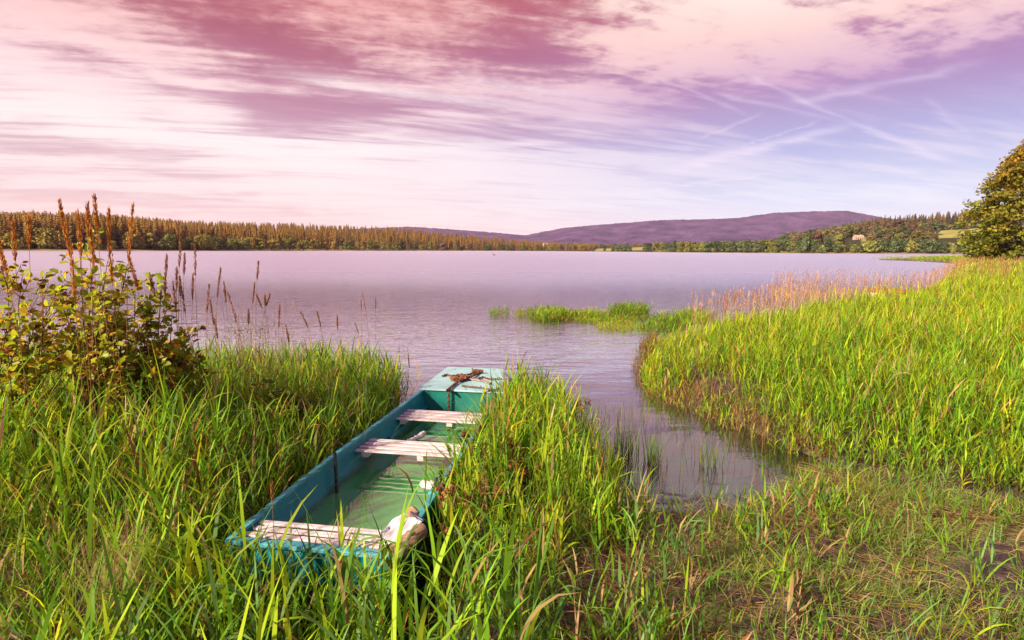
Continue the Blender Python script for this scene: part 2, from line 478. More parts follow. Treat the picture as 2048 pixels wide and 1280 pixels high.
def water_sheet():
    # fan from the camera outwards with a hole cut where the hull stands
    bm = bmesh.new()
    O = [(-900, -60), (900, -60), (2600, 1500), (900, 1560), (-900, 1560), (-2600, 1500)]
    H = [(b.x, b.y) for b in (b2w(0.03, -0.40, 0), b2w(0.03, 0.40, 0), b2w(3.3, 0.40, 0), b2w(3.95, 0.24, 0), b2w(3.95, -0.38, 0), b2w(3.3, -0.40, 0))]
    ov = [bm.verts.new((*p, 0)) for p in O]; hv = [bm.verts.new((*p, 0)) for p in H]
    ed = [bm.edges.new((ov[i], ov[(i + 1) % 6])) for i in range(6)] + [bm.edges.new((hv[i], hv[(i + 1) % 6])) for i in range(6)]
    bmesh.ops.triangle_fill(bm, edges=ed, use_beauty=True)
    for f in bm.faces:
        f.normal_update()
        if f.normal.z < 0: f.normal_flip()
    return bm
tag(bm_obj('water', water_sheet(), water_mat('lake_water', (0.42, 0.36, 0.30), (0.03, 0.03, 0.035), 0.25, 'lake')), 'wide rippled lake reflecting the pink sky', kind='structure')

# far land in columns of the photograph and real depths
PX = [-700, -300, 0, 200, 300, 400, 600, 800, 900, 1000, 1100, 1180, 1290, 1400, 1500, 1600, 1750, 1900, 2048, 2400]
SHORE = [260, 330, 380, 410, 440, 480, 620, 850, 950, 1150, 1150, 950, 760, 660, 600, 560, 520, 480, 440, 380]
RIDGE = [430, 520, 560, 600, 660, 900, 1200, 1500, 1600, 1700, 1700, 1500, 1300, 1100, 950, 900, 900, 950, 1000, 1000]
TOPY = [395, 405, 417, 419, 429, 438, 443, 451, 462, 472, 481, 484, 485, 482, 478, 460, 430, 420, 408, 400]
TREE = [26, 26, 25, 25, 24, 23, 22, 21, 20, 18, 16, 14, 10, 11, 12, 13, 20, 22, 22, 22]
def hor(px): return 500.0 + (px - 1024) * 0.00463
RH = [max(2.0, (hor(p) - y) / F_PX * r - tr) for p, y, r, tr in zip(PX, TOPY, RIDGE, TREE)]
def far_h(px, Y):
    s = np.interp(px, PX, SHORE); r = np.interp(px, PX, RIDGE); h = np.interp(px, PX, RH)
    tt = np.clip((Y - s) / (r - s), -0.4, 1.0)
    up = np.where(tt > 0, 0.5 * np.minimum(tt * 20, 1) + h * np.abs(tt) ** 1.15, tt * 6)
    back = np.clip((Y - r) / (1.2 * r), 0, 1)
    return up * (1 - 0.75 * back * back)
def colx(px, Y): return (px - 1024) / F_PX * Y * 1.006
MEADOWS = [(1178, 1296, 985, 1330), (1300, 1420, 780, 980), (1530, 1640, 590, 700), (1862, 1990, 690, 800), (1878, 1990, 560, 618), (1708, 1722, 690, 760)]
cpx = np.linspace(-700, 2400, 480)
ty = np.concatenate([np.linspace(-0.06, 0, 4), np.linspace(0.004, 1.0, 70), np.geomspace(1.02, 2.6, 24)])
CP, TY = np.meshgrid(cpx, ty)
sY = np.interp(CP, PX, SHORE); rY = np.interp(CP, PX, RIDGE)
YY = sY + TY * (rY - sY)
HZ = far_h(CP, YY) + (fbm(CP * 0.01, YY * 0.01) - 0.5) * 4 * np.clip(TY * 4, 0, 1)
V = np.stack([colx(CP, YY), YY, HZ], -1).reshape(-1, 3)
n0, n1 = CP.shape
ii, jj = np.meshgrid(np.arange(n0 - 1), np.arange(n1 - 1), indexing='ij')
FF = np.stack([ii * n1 + jj, ii * n1 + jj + 1, (ii + 1) * n1 + jj + 1, (ii + 1) * n1 + jj], -1).reshape(-1, 4)
Cc = np.zeros((n0, n1, 3)) + np.array([0.035, 0.030, 0.014])
Cc[(TY < 0.035)] = (0.20, 0.15, 0.06)
for a, b, c, d in MEADOWS:
    Cc[(CP > a) & (CP < b) & (YY > c) & (YY < d)] = (0.22, 0.21, 0.055)
Cc *= (0.75 + 0.5 * fbm(CP * 0.06, YY * 0.05))[..., None]
tag(link('hills', np_mesh('hills', V, FF, Cc.reshape(-1, 3), smooth=True), leaf_mat('far_ground', 0.0, 0.9, 0.05)), 'low wooded hills behind the far shore', kind='structure')

# the long mountain ridge, coloured violet as if by haze
def mountain():
    Y0 = 5200.0
    mp = [-900, 300, 700, 820, 900, 980, 1050, 1090, 1130, 1200, 1320, 1400, 1470, 1540, 1600, 1680, 1740, 1800, 2000, 2600]
    my = [470, 470, 458, 453, 458, 464, 470, 462, 455, 449, 440, 439, 436, 426, 424, 422, 433, 442, 450, 455]
    c = np.linspace(-900, 2600, 900); d = np.linspace(0, 1, 60)
    Cx, Dx = np.meshgrid(c, d)
    y = np.interp(Cx, mp, my)
    top = (hor(Cx) - y) / F_PX * Y0
    k = np.clip(Dx / 0.62, 0, 1)
    prof = k ** 1.25 * (1 - np.clip((Dx - 0.62) / 0.38, 0, 1) ** 2)
    Y = 3300 + Dx * 3000
    X = (Cx - 1024) / F_PX * Y
    Z = top * Y / Y0 * prof
    Z = Z + (fbm(Cx * 0.02, Dx * 7, 5) - 0.5) * 70 * k * (1 - k) * 3 + (fbm(Cx * 0.55, Dx * 90, 3) - 0.5) * 15 * np.minimum(1, k * 3) - 4
    n0, n1 = Cx.shape
    ii, jj = np.meshgrid(np.arange(n0 - 1), np.arange(n1 - 1), indexing='ij')
    F = np.stack([ii * n1 + jj, ii * n1 + jj + 1, (ii + 1) * n1 + jj + 1, (ii + 1) * n1 + jj], -1).reshape(-1, 4)
    return np_mesh('mountains', np.stack([X, Y, Z], -1), F, smooth=False)
m_mtn = pbr('haze_tinted_mountain', (0.010, 0.004, 0.022), (0.095, 0.050, 0.120), 0.006, 0.95, spec=0.05, detail=12, contrast=(0.30, 0.72))  # violet of distant haze painted into the woodland base colour
tag(link('mountains', mountain(), m_mtn), 'long wooded mountain ridge on the horizon', kind='structure')


# ------------------------------------------------------------------ trees
def cards(cen, nrm, size, r, aspect=1.0):
    """one small quad per centre, facing roughly along nrm"""
    n = len(cen)
    nrm = nrm / (np.linalg.norm(nrm, axis=1)[:, None] + 1e-9)
    a = np.cross(nrm, r.normal(size=(n, 3))); a /= np.linalg.norm(a, axis=1)[:, None] + 1e-9
    b = np.cross(nrm, a)
    sz = np.broadcast_to(size, (n,))[:, None]
    k = r.uniform(0.6, 1.2, (n, 4, 1))
    V = np.stack([cen + (-a * aspect - b * 0.6) * sz * k[:, 0], cen + (a * aspect - b * 0.7) * sz * k[:, 1], cen + (a * 0.7 * aspect + b) * sz * k[:, 2], cen + (-a * 0.8 * aspect + b * 0.8) * sz * k[:, 3]], 1)
    F = np.arange(n * 4).reshape(n, 4)
    return V.reshape(-1, 3), F

def proto_broadleaf(seed, col, lobes=36, per=24, squat=1.0):
    """unit-high crown on a short trunk, arrays only"""
    r = np.random.default_rng(seed); A = Acc()
    V, F = tube_np([(0, 0, -0.03), (0.01, 0, 0.2), (0.0, 0.02, 0.5)], [0.035, 0.028, 0.012], 5)
    A.add(V, F, np.tile([[0.09, 0.06, 0.04]], (len(V), 1)))
    for k in range(lobes):
        h = r.uniform(0.16, 0.86)
        env = 0.40 * squat * math.sqrt(max(0.05, 1 - ((h - 0.45) / 0.52) ** 2))
        a = r.uniform(0, 6.283); d = env * r.uniform(0.2, 0.82)
        c = np.array([d * math.cos(a), d * math.sin(a), h])
        u = r.normal(size=(per, 3)); u /= np.linalg.norm(u, axis=1)[:, None]
        rad = r.uniform(0.10, 0.18)
        p = c + u * rad * r.uniform(0.65, 1.1, (per, 1)) * np.array([1, 1, 0.8])
        p[:, 2] = np.maximum(p[:, 2], 0.0)
        V, F = cards(p, u + r.normal(size=(per, 3)) * 0.5, r.uniform(0.030, 0.052, per), r)
        cc = np.array(col) * r.uniform(0.7, 1.35) * r.uniform(0.75, 1.25, (per, 1))
        A.add(V, F, np.repeat(cc, 4, 0))
    return np.concatenate(A.V), np.concatenate(A.F), np.concatenate(A.C)

def proto_spruce(seed, col, bare=0.05, whorls=15):
    r = np.random.default_rng(seed); A = Acc()
    V, F = tube_np([(0, 0, -0.03), (0, 0, 0.5), (0, 0, 1.0)], [0.016, 0.010, 0.002], 5)
    A.add(V, F, np.tile([[0.15, 0.09, 0.06]], (len(V), 1)))
    for k in range(whorls):
        h = bare + (0.98 - bare) * (k / whorls)
        R = 0.19 * (1 - (h - bare) / (1.0 - bare)) ** 0.85 * r.uniform(0.75, 1.15) + 0.012
        nb = 8
        a = r.uniform(0, 6.283) + np.arange(nb) / nb * 6.283 + r.uniform(-0.3, 0.3, nb)
        L = R * r.uniform(0.7, 1.2, nb)
        dirv = np.stack([np.cos(a), np.sin(a), 0 * a], 1); sd = np.stack([-np.sin(a), np.cos(a), 0 * a], 1)
        b0 = np.array([0, 0, h]) + sd * 0.004
        w = L[:, None] * 0.55
        z = np.array([0, 0, 1.0])
        p1 = np.array([0, 0, h + 0.045]) + sd * w * 0.15
        p2 = np.array([0, 0, h]) + dirv * L[:, None] * 0.6 + sd * w * 0.6 - z * L[:, None] * 0.12
        p3 = np.array([0, 0, h]) + dirv * L[:, None] - z * L[:, None] * 0.42
        p4 = np.array([0, 0, h]) + dirv * L[:, None] * 0.55 - sd * w * 0.6 - z * L[:, None] * 0.2
        Vq = np.stack([p1, p2, p3, p4], 1).reshape(-1, 3)
        cc = np.array(col) * r.uniform(0.65, 1.4, (nb, 1))
        A.add(Vq, np.arange(nb * 4).reshape(nb, 4), np.repeat(cc, 4, 0))
    return np.concatenate(A.V), np.concatenate(A.F), np.concatenate(A.C)

C_WARM, C_OLIVE, C_GREEN, C_BROWN = (0.230, 0.170, 0.032), (0.150, 0.145, 0.030), (0.062, 0.080, 0.030), (0.125, 0.080, 0.040)
PB = {k: [proto_broadleaf(10 + 7 * i + j, c, squat=q) for j, q in enumerate((1.0, 1.15, 0.8))] for i, (k, c) in enumerate((('warm', C_WARM), ('olive', C_OLIVE), ('green', C_GREEN), ('brown', C_BROWN)))}
PS = {'brown': [proto_spruce(50 + j, (0.165, 0.075, 0.016)) for j in range(3)], 'mauve': [proto_spruce(60 + j, (0.095, 0.055, 0.026), 0.42, 10) for j in range(2)], 'dark': [proto_spruce(70 + j, (0.035, 0.038, 0.020)) for j in range(2)]}
MB_ = {k: [np_mesh('broadleaf_tree', *p) for p in v] for k, v in PB.items()}
MS_ = {k: [np_mesh('spruce_tree', *p) for p in v] for k, v in PS.items()}
for d in (MB_, MS_):
    for v in d.values():
        for me in v: me.materials.append(M_FAR)

def place_tree(me, name, px, Y, h, wide, label, cat, group):
    z = float(far_h(np.array([px]), np.array([Y]))[0])
    o = bpy.data.objects.new(name, me); COL.objects.link(o)
    o.location = (colx(px, Y), Y, z - 0.2)
    o.rotation_euler = (0, 0, random.uniform(0, 6.28))
    o.scale = (h * wide, h * wide, h)
    return tag(o, label, cat, group)

def in_meadow(px, Y, pad=0):
    return any(a - pad < px < b + pad and c - 10 < Y < d + 10 for a, b, c, d in MEADOWS)
def sh(px): return float(np.interp(px, PX, SHORE))
def rg(px): return float(np.interp(px, PX, RIDGE))

def size_word(h): return 'low' if h < 7.5 else ('tall' if h > 14 else 'mid-sized')
LZ = [(0, 'at the left photo edge'), (60, 'near the left photo edge'), (140, 'before the tall dark spruces'), (240, 'behind the orange seed heads'), (350, 'right of the tall spruces'), (470, 'starting the long olive row'), (620, 'amid the long olive row'), (760, 'ending the olive row'), (900, 'under the falling spruce ridge'), (1040, 'where the ridge ends'), (9999, 'below the dip of the mountains')]
RZ = [(1296, 'beside the yellow meadow'), (1400, 'just right of the yellow meadow'), (1480, 'under the highest mountain'), (1560, 'left of the two round hill trees'), (1640, 'below the two round hill trees'), (1720, 'below the house with the red roof'), (1790, 'right of the red roofed house'), (1870, 'under the tall pines on the hill'), (9999, 'close to the big tree')]
def zone(px, zs):
    for e, s in zs:
        if px < e: return s
# left shore: broad-leaved trees along the water
for px in list(np.linspace(-40, 330, 26)) + list(np.linspace(340, 800, 46)) + list(np.linspace(805, 1176, 44)):
    px += random.uniform(-6, 6)
    if px < 330 and random.random() < 0.12: continue
    h = random.uniform(6, 17) if px < 330 else (random.uniform(12, 15.5) if px < 700 else random.uniform(10, 17))
    if random.random() < 0.2: h *= 0.55
    Y = sh(px) + random.uniform(5, 26)
    kind = 'warm' if px < 330 else random.choice(['warm', 'olive', 'olive'] if px < 800 else ['olive', 'brown', 'green', 'brown'])
    place_tree(random.choice(MB_[kind]), 'broadleaf_tree', px, Y, h, random.uniform(0.85, 1.25), '%s %s tree on the left shore %s' % (size_word(h), {'warm': 'golden', 'olive': 'olive', 'brown': 'brownish', 'green': 'dark green'}[kind], zone(px, LZ)), 'tree', 'broadleaf trees along the far left shore')
# clump and single trees on the yellow meadow
for px, h in ((1184, 7), (1206, 6.5), (1222, 10), (1231, 11), (1240, 12), (1247, 11), (1256, 9), (1286, 9)):
    place_tree(random.choice(MB_['green']), 'broadleaf_tree', px, sh(px) + 14, h, 1.15, '%s dark green tree standing on the yellow lakeside meadow' % size_word(h), 'tree', 'trees on the lakeside meadow')
# right shore: the even dark hedge of trees
for px in list(np.linspace(1290, 1950, 92)):
    px += random.uniform(-3, 3)
    if random.random() < 0.12: h = random.uniform(4, 7)
    else: h = random.uniform(12.5, 15) if (px < 1660 or px > 1720) and px < 1860 else random.uniform(7, 12)
    Y = sh(px) + (random.uniform(6, 20) if h > 7 else 4)
    kind = random.choice(['green', 'green', 'green', 'olive'])
    place_tree(random.choice(MB_[kind]), 'broadleaf_tree', px, Y, h, random.uniform(0.9, 1.15), '%s %s tree of the right shore row %s' % (size_word(h), {'olive': 'olive', 'green': 'dark green'}[kind], zone(px, RZ)), 'tree', 'trees in the row on the right shore')
# the wooded hill on the right
k = 0
for px, Y, h in ((1541, 706, 11), (1573, 712, 12)):
    place_tree(MB_['brown'][k], 'broadleaf_tree', px, Y, h, 1.25, ('round dark tree alone at the left end of the right hill', 'second round dark tree on the hill, taller and nearer the wood')[k], 'tree', 'two round trees on the hill'); k += 1
cnt = 0
while cnt < 74:
    px = random.uniform(1592, 1960); tt = random.uniform(0.2, 0.82); Y = sh(px) + tt * (rg(px) - sh(px))
    if in_meadow(px, Y, 8) or (px > 1855 and Y < 700) or (1672 < px < 1724 and Y < 780): continue
    h = random.uniform(12, 18); kind = random.choice(['brown', 'brown', 'green', 'olive'])
    place_tree(random.choice(MB_[kind]), 'broadleaf_tree', px, Y, h, random.uniform(1.0, 1.3), '%s %s tree on the right hill %s' % (size_word(h), {'olive': 'olive', 'green': 'dark green', 'brown': 'brownish'}[kind], zone(px, [(1650, 'right of the two round trees'), (1700, 'left of and above the red roofed house'), (1760, 'right of the red roofed house'), (1850, 'below the tall bare-stemmed pines'), (9999, 'near the upper pale meadows')])), 'tree', 'broadleaf trees on the right hill')
    cnt += 1
# spruces standing in front on the left shore, one by one; the wood behind them is one mass
cnt = 0
while cnt < 110:
    px = random.uniform(-50, 470); Y = sh(px) + random.uniform(24, 75)
    h = random.uniform(20, 27) if px < 330 else random.uniform(16, 24)
    place_tree(random.choice(MS_['brown']), 'spruce_tree', px, Y, h, random.uniform(0.9, 1.3), '%s front spruce of the dark left wood %s' % ('tall' if h > 23 else 'shorter', zone(px, LZ)), 'tree', 'front spruces of the left wood')
    cnt += 1
def mass(name, protos, samples, label):
    A = Acc()
    for px, Y, h, w in samples:
        V, F, C = random.choice(protos)
        a = random.uniform(0, 6.28); c, s = math.cos(a), math.sin(a)
        z = float(far_h(np.array([px]), np.array([Y]))[0])
        W = np.stack([(V[:, 0] * c - V[:, 1] * s) * h * w + colx(px, Y), (V[:, 0] * s + V[:, 1] * c) * h * w + Y, V[:, 2] * h + z - 0.2], 1)
        A.add(W, F, C * random.uniform(0.7, 1.4) * np.array([random.uniform(0.9, 1.15), 1, 1]))
    return tag(link(name, A.mesh(name), M_FAR), label, 'wood', kind='stuff')
smp = []
while len(smp) < 2500:
    px = random.uniform(-60, 1190); tt = random.uniform(0.10, 1.12); Y = sh(px) + tt * (rg(px) - sh(px))
    smp.append((px, Y, random.uniform(0.82, 1.04) * float(np.interp(px, PX, TREE)), random.uniform(1.0, 1.5)))
mass('spruce_wood', PS['brown'], smp, 'brown spruce wood covering the low hill behind the left shore')
smp = []
while len(smp) < 420:
    px = random.uniform(1665, 2150); tt = random.uniform(0.72, 1.12); Y = sh(px) + tt * (rg(px) - sh(px))
    if in_meadow(px, Y): continue
    smp.append((px, Y, random.uniform(0.75, 1.12) * float(np.interp(px, PX, TREE)), random.uniform(0.9, 1.2)))
mass('pine_wood', PS['mauve'] + PS['dark'], smp, 'dark pine wood with bare stems on top of the right hill')
smp = [(random.uniform(1170, 1570), 0, random.uniform(7, 12), 1.1) for _ in range(190)]
smp = [(p, rg(p) * random.uniform(0.99, 1.06), h, w) for p, _, h, w in smp]
for _ in range(130):
    px = random.uniform(1555, 1740); Y = sh(px) + random.uniform(0.8, 1.05) * (rg(px) - sh(px))
    smp.append((px, Y, random.uniform(11, 16), 1.2))
for _ in range(170):
    px = random.uniform(1600, 1990); Y = sh(px) + random.uniform(0.3, 0.85) * (rg(px) - sh(px))
    if not in_meadow(px, Y, 8) and not (px > 1855 and Y < 690) and not (1672 < px < 1724 and Y < 780): smp.append((px, Y, random.uniform(8, 12), 1.2))
mass('distant_wood', PB['brown'] + PB['green'], smp, 'distant brownish tree line and undergrowth at the foot of the mountains')

# the house on the hill and the white building at the foot of the mountain
M_PLASTER = pbr('pale_plaster', (0.34, 0.22, 0.17), (0.42, 0.29, 0.23), 0.6, 0.9)
M_TILE = pbr('clay_tiles', (0.30, 0.15, 0.09), (0.40, 0.22, 0.13), 0.8, 0.85)
M_DARK = pbr('dark_window', (0.02, 0.02, 0.025), (0.03, 0.03, 0.04), 1.0, 0.2)
M_WHITE = pbr('white_wall', (0.40, 0.36, 0.34), (0.48, 0.44, 0.42), 0.5, 0.9)
def house(name, label, px, Y, z, w, d, hw, hr, m_wall, rot):
    c = thing(name, label, 'house', (colx(px, Y), Y, z), rot)
    bm = bmesh.new(); bm_box(bm, -w / 2, w / 2, -d / 2, d / 2, -2, hw)
    v = [bm.verts.new(p) for p in ((-w / 2, -d / 2, hw), (-w / 2, d / 2, hw), (-w / 2, 0, hw + hr), (w / 2, -d / 2, hw), (w / 2, d / 2, hw), (w / 2, 0, hw + hr))]
    bm.faces.new((v[0], v[2], v[1])); bm.faces.new((v[3], v[4], v[5]))
    bm_obj('wall', bm, m_wall, c)
    bm = bmesh.new(); o = 0.5; sl = hr / (d / 2)
    for s in (-1, 1):
        y1 = s * (d / 2 + o); z1 = hw - o * sl
        q = [(-w / 2 - o, 0, hw + hr + 0.05), (w / 2 + o, 0, hw + hr + 0.05), (w / 2 + o, y1, z1 + 0.05), (-w / 2 - o, y1, z1 + 0.05)]
        bm_hexa(bm, q + [(a, b, e + 0.25) for a, b, e in q])
    bmesh.ops.recalc_face_normals(bm, faces=bm.faces)
    rf = bm_obj('roof', bm, M_TILE, c)
    bm = bmesh.new(); bm_box(bm, w * 0.2, w * 0.2 + 0.8, -0.4, 0.4, hw + hr - 0.4, hw + hr + 1.3); bm_obj('chimney', bm, m_wall, rf)
    for k in range(4):
        x = -w / 2 + (k + 0.5) * w / 4
        bm = bmesh.new(); bm_box(bm, x - 0.55, x + 0.55, -d / 2 - 0.04, -d / 2 + 0.1, hw * 0.35, hw * 0.8); bm_obj('window', bm, M_DARK, c)
zz = float(far_h(np.array([1703]), np.array([745]))[0])
house('house', 'pale house with reddish roof among trees on the right hill', 1704, 745, zz - 2.2, 11, 7, 4.2, 3.0, M_PLASTER, RAD(-8))
house('farm_building', 'long white building at the foot of the mountain behind the shore trees', 1089, 1500, float(far_h(np.array([1089]), np.array([1500]))[0]) + 4, 13, 8, 4.5, 3, M_WHITE, 0.1)

# the big tree on the right bank
def big_tree():
    r = np.random.default_rng(21)
    Y0 = 75.0; S = Y0 / F_PX * 1.0
    base = at_depth(2044, 516, Y0); base.z = float(near_h(np.array([[base.x, base.y]]))[0]) - 0.1
    t = thing('broadleaf_tree', 'big leafy tree with pale forked trunk on the right bank', 'tree', base)
    top = (516 - 290) * S + 1.0
    trunk = Acc()
    pts = [(0, 0, 0), (0.05, 0, 2.2), (-0.12, 0.05, 4.6), (-0.55, 0, 7.6), (-0.3, 0, 11.5), (0.2, 0, 14.2)]
    V, F = tube_np(pts, [0.36, 0.28, 0.24, 0.17, 0.11, 0.04], 9); trunk.add(V, F)
    limbs = [((-0.05, 0, 4.3), (-1.4, -0.4, 5.6), (-2.6, -0.6, 7.6)), ((0, 0, 4.9), (0.9, -0.5, 6.8), (1.3, -0.8, 9.5)), ((0, 0, 3.2), (-2.2, 0.6, 4.0), (-4.6, 0.8, 5.2)), ((0, 0, 3.0), (2.4, 0.4, 4.2), (4.6, 0.2, 5.8)),
             ((-0.5, 0, 7.4), (-1.8, 0.5, 9.0), (-2.7, 0.7, 10.6)), ((-0.4, 0, 8.6), (1.2, 0.5, 10.0), (2.2, 0.6, 11.5)), ((0, 0, 4.0), (-0.5, -2.0, 5.6), (-0.8, -3.6, 7.5)), ((0, 0, 4.0), (0.5, 2.0, 5.6), (0.8, 3.6, 7.5)), ((0, 0, 2.4), (-2.0, -1.5, 2.6), (-4.6, -2.4, 2.2))]
    for a, b, c in limbs:
        a, b, c = map(np.array, (a, b, c)); tt = np.linspace(0, 1, 7)[:, None]
        p = a * (1 - tt) ** 2 + 2 * b * tt * (1 - tt) + c * tt ** 2
        V, F = tube_np(p, np.linspace(0.15, 0.03, 7), 6); trunk.add(V, F)
    link('trunk', trunk.mesh('trunk', True), M_BARK, t)
    env_h = [0, 0.10, 0.31, 0.49, 0.62, 0.73, 0.82, 0.93, 1.0]
    env_r = [5.0, 6.3, 7.7, 6.6, 5.5, 4.2, 3.2, 1.5, 0.5]
    A = Acc()
    for k in range(720):
        h = r.uniform(0.02, 0.98); R = np.interp(h, env_h, env_r)
        a = r.uniform(0, 6.283); d = R * math.sqrt(r.uniform(0.22, 1.0)) * r.uniform(0.85, 1.08)
        # keep the trunk in sight on the side facing the lake
        c = np.array([0.3 + d * math.cos(a), d * math.sin(a), 0.3 + h * top])
        if abs(c[0]) < 0.8 and c[1] < 0.5 and 0.0 < c[2] < 8.0: continue
        n = int(r.uniform(34, 58)); sz = r.uniform(0.55, 1.05)
        p = r.normal(size=(n, 3)) * np.array([sz, sz, sz * 0.45]) * 0.62
        p[:, 2] -= 0.10 * (p[:, 0] ** 2 + p[:, 1] ** 2)
        sun_tint = np.clip((h - 0.35) * 1.3 + r.normal() * 0.3, 0, 1)  # orange sunlight on the crown top, put into the upper leaf colour
        col = np.array([0.125, 0.130, 0.012]) * (1 - sun_tint) + np.array([0.235, 0.125, 0.014]) * sun_tint
        V, F = cards(c + p, np.array([0, 0, 1.0]) + r.normal(size=(n, 3)) * 0.8, r.uniform(0.12, 0.23, n), r)
        V[:, 2] = np.maximum(V[:, 2], 0.05)
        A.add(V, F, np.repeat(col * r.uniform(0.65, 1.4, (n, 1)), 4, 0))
    link('crown', A.mesh('crown'), M_LEAF, t)
big_tree()

# ------------------------------------------------------------------ the flooded punt
M_TEAL = pbr('teal_boat_paint', (0.005, 0.130, 0.165), (0.007, 0.175, 0.215), 5, 0.45, 0.0018, 30, spec=0.4, c3=(0.03, 0.20, 0.22), stretch=(1, 0.5, 1), contrast=(0.32, 0.60))
M_TEALG = pbr('green_boat_paint', (0.005, 0.115, 0.095), (0.006, 0.15, 0.12), 5, 0.45, 0.001, 30)
def weather(m, level):
    # scum line left by the standing water, chips and fine scratches in the paint
    t = m.node_tree; g = NG(t)
    p = next(n for n in t.nodes if n.type == 'BSDF_PRINCIPLED')
    src = p.inputs['Base Color'].links[0].from_socket
    tc = g.node('ShaderNodeTexCoord'); sp = g.node('ShaderNodeSeparateXYZ'); t.links.new(tc.outputs['Object'], sp.inputs[0])
    z = E(g, sp.outputs[2]); y = E(g, sp.outputs[1]); x = E(g, sp.outputs[0])
    n1 = g.noise(tc.outputs['Object'], 9.0, 6, 0.65); n2 = g.noise(g.vec(x * 60.0, y * 2.2, z * 60.0), 1.0, 4, 0.6); n3 = g.noise(tc.outputs['Object'], 34.0, 5, 0.7)
    scum = (1.0 - g.smooth(z + (n1 - 0.5) * 0.07, level + 0.015, level + 0.06))
    c = g.mix(scum * 0.75, src, (0.022, 0.045, 0.018))
    c = g.mix(g.smooth(n3, 0.64, 0.70) * 0.55, c, (0.16, 0.20, 0.19))
    c = g.mix(g.smooth(n2, 0.66, 0.74) * 0.35, c, (0.02, 0.05, 0.06))
    t.links.new(c, p.inputs['Base Color'])
weather(M_TEAL, 0.165); weather(M_TEALG, 0.165)
M_RIM = pbr('worn_rim_paint', (0.02, 0.20, 0.26), (0.08, 0.30, 0.36), 14, 0.5, 0.001, 60)
M_DECK = pbr('pale_deck_paint', (0.20, 0.36, 0.37), (0.27, 0.43, 0.44), 3.5, 0.5, 0.001, 50, c3=(0.33, 0.47, 0.47), contrast=(0.35, 0.7))
M_SLAT = pbr('weathered_slats', (0.38, 0.30, 0.31), (0.60, 0.51, 0.52), 7, 0.75, 0.002, 40, stretch=(1, 12, 12), c3=(0.44, 0.33, 0.33))
M_METAL = pbr('dark_metal', (0.015, 0.02, 0.02), (0.03, 0.035, 0.035), 20, 0.4)
M_RUST = pbr('rusty_iron', (0.07, 0.025, 0.015), (0.20, 0.065, 0.03), 60, 0.85, 0.001, 200)
M_STICK = pbr('dead_wood', (0.10, 0.07, 0.06), (0.24, 0.18, 0.15), 30, 0.85, 0.001, 120)
M_CLOTH = pbr('white_cloth', (0.34, 0.32, 0.35), (0.42, 0.40, 0.43), 8, 0.95, 0.0008, 160)
M_LOG = pbr('barked_log', (0.14, 0.075, 0.04), (0.26, 0.17, 0.11), 18, 0.9, 0.004, 60, stretch=(1, 1, 4))

BOAT_M = Matrix.Translation(BO) @ Matrix.Rotation(-BH, 4, 'Z')
boat = thing('rowing_boat', 'flooded teal flat-bottomed wooden boat lying in the reeds at the bank', 'boat', (BO.x, BO.y, 0), -BH)
# local axes: x = across (right +), y = along towards the bow, z = up
def gun_z(s): return 0.40 + 0.012 * max(0.0, s - 2.5)
def sections():
    out = []
    for s in (0.0, 0.4, 1.2, 2.2, 3.0, 3.27, 3.7, 4.1, BOAT_L):
        wl, wr = float(left_w(s)), float(right_w(s))
        zb = -0.06 + (max(0.0, s - 2.9) / 1.45) ** 1.5 * 0.36
        if s == 0.0: zb = -0.02
        out.append((s, wl, wr, zb, gun_z(s)))
    return out
SEC = sections()
bm = bmesh.new()
rows = []
FL = 0.075
for s, wl, wr, zb, zg in SEC:
    so = s + (0.04 if s == 0 else 0)
    rows.append([bm.verts.new(p) for p in ((-wl, s, zg), (-(wl - FL * 0.55), s, zg * 0.45 + zb * 0.55), (-wl + FL, so, zb), (0, so, zb - 0.005), (wr - FL, so, zb), (wr - FL * 0.55, s, zg * 0.45 + zb * 0.55), (wr, s, zg))])
for a, b in zip(rows, rows[1:]):
    for i in range(6): bm.faces.new((a[i], a[i + 1], b[i + 1], b[i]))
bm.faces.new(rows[0]); bm.faces.new(list(reversed(rows[-1])))
bmesh.ops.recalc_face_normals(bm, faces=bm.faces)
hull = bm_obj('hull', bm, M_TEAL, boat)
so = hull.modifiers.new('thickness', 'SOLIDIFY'); so.thickness = 0.022; so.offset = -1
for sgn in (-1, 1):                      # capping rail along each side
    bm = bmesh.new()
    prev = None
    for s, wl, wr, zb, zg in SEC:
        w = wl if sgn < 0 else wr
        x0, x1 = sgn * (w + 0.010), sgn * (w - 0.028)
        ring = [bm.verts.new(p) for p in ((x0, s, zg - 0.012), (x1, s, zg - 0.006), (x1, s, zg + 0.014), (x0, s, zg + 0.012))]
        if prev:
            for i in range(4): bm.faces.new((prev[i], prev[(i + 1) % 4], ring[(i + 1) % 4], ring[i]))
        else: bm.faces.new(ring)
        prev = ring
    bm.faces.new(list(reversed(prev)))
    bmesh.ops.recalc_face_normals(bm, faces=bm.faces)
    bm_obj('side_rail', bm, M_RIM, boat)
    bm = bmesh.new()                     # stringer low on the inside
    prev = None
    for s, wl, wr, zb, zg in SEC[3:6]:
        w = wl if sgn < 0 else wr
        xm = w - FL * 0.38; zm = zg * 0.62 + zb * 0.38
        ring = [bm.verts.new(p) for p in ((sgn * (xm - 0.02), s, zm - 0.02), (sgn * (xm - 0.055), s, zm - 0.015), (sgn * (xm - 0.05), s, zm + 0.012), (sgn * (xm - 0.015), s, zm + 0.015))]
        if prev:
            for i in range(4): bm.faces.new((prev[i], prev[(i + 1) % 4], ring[(i + 1) % 4], ring[i]))
        prev = ring
    bmesh.ops.recalc_face_normals(bm, faces=bm.faces)
    bm_obj('stringer', bm, M_TEAL, boat)
bm = bmesh.new()                          # transom rail
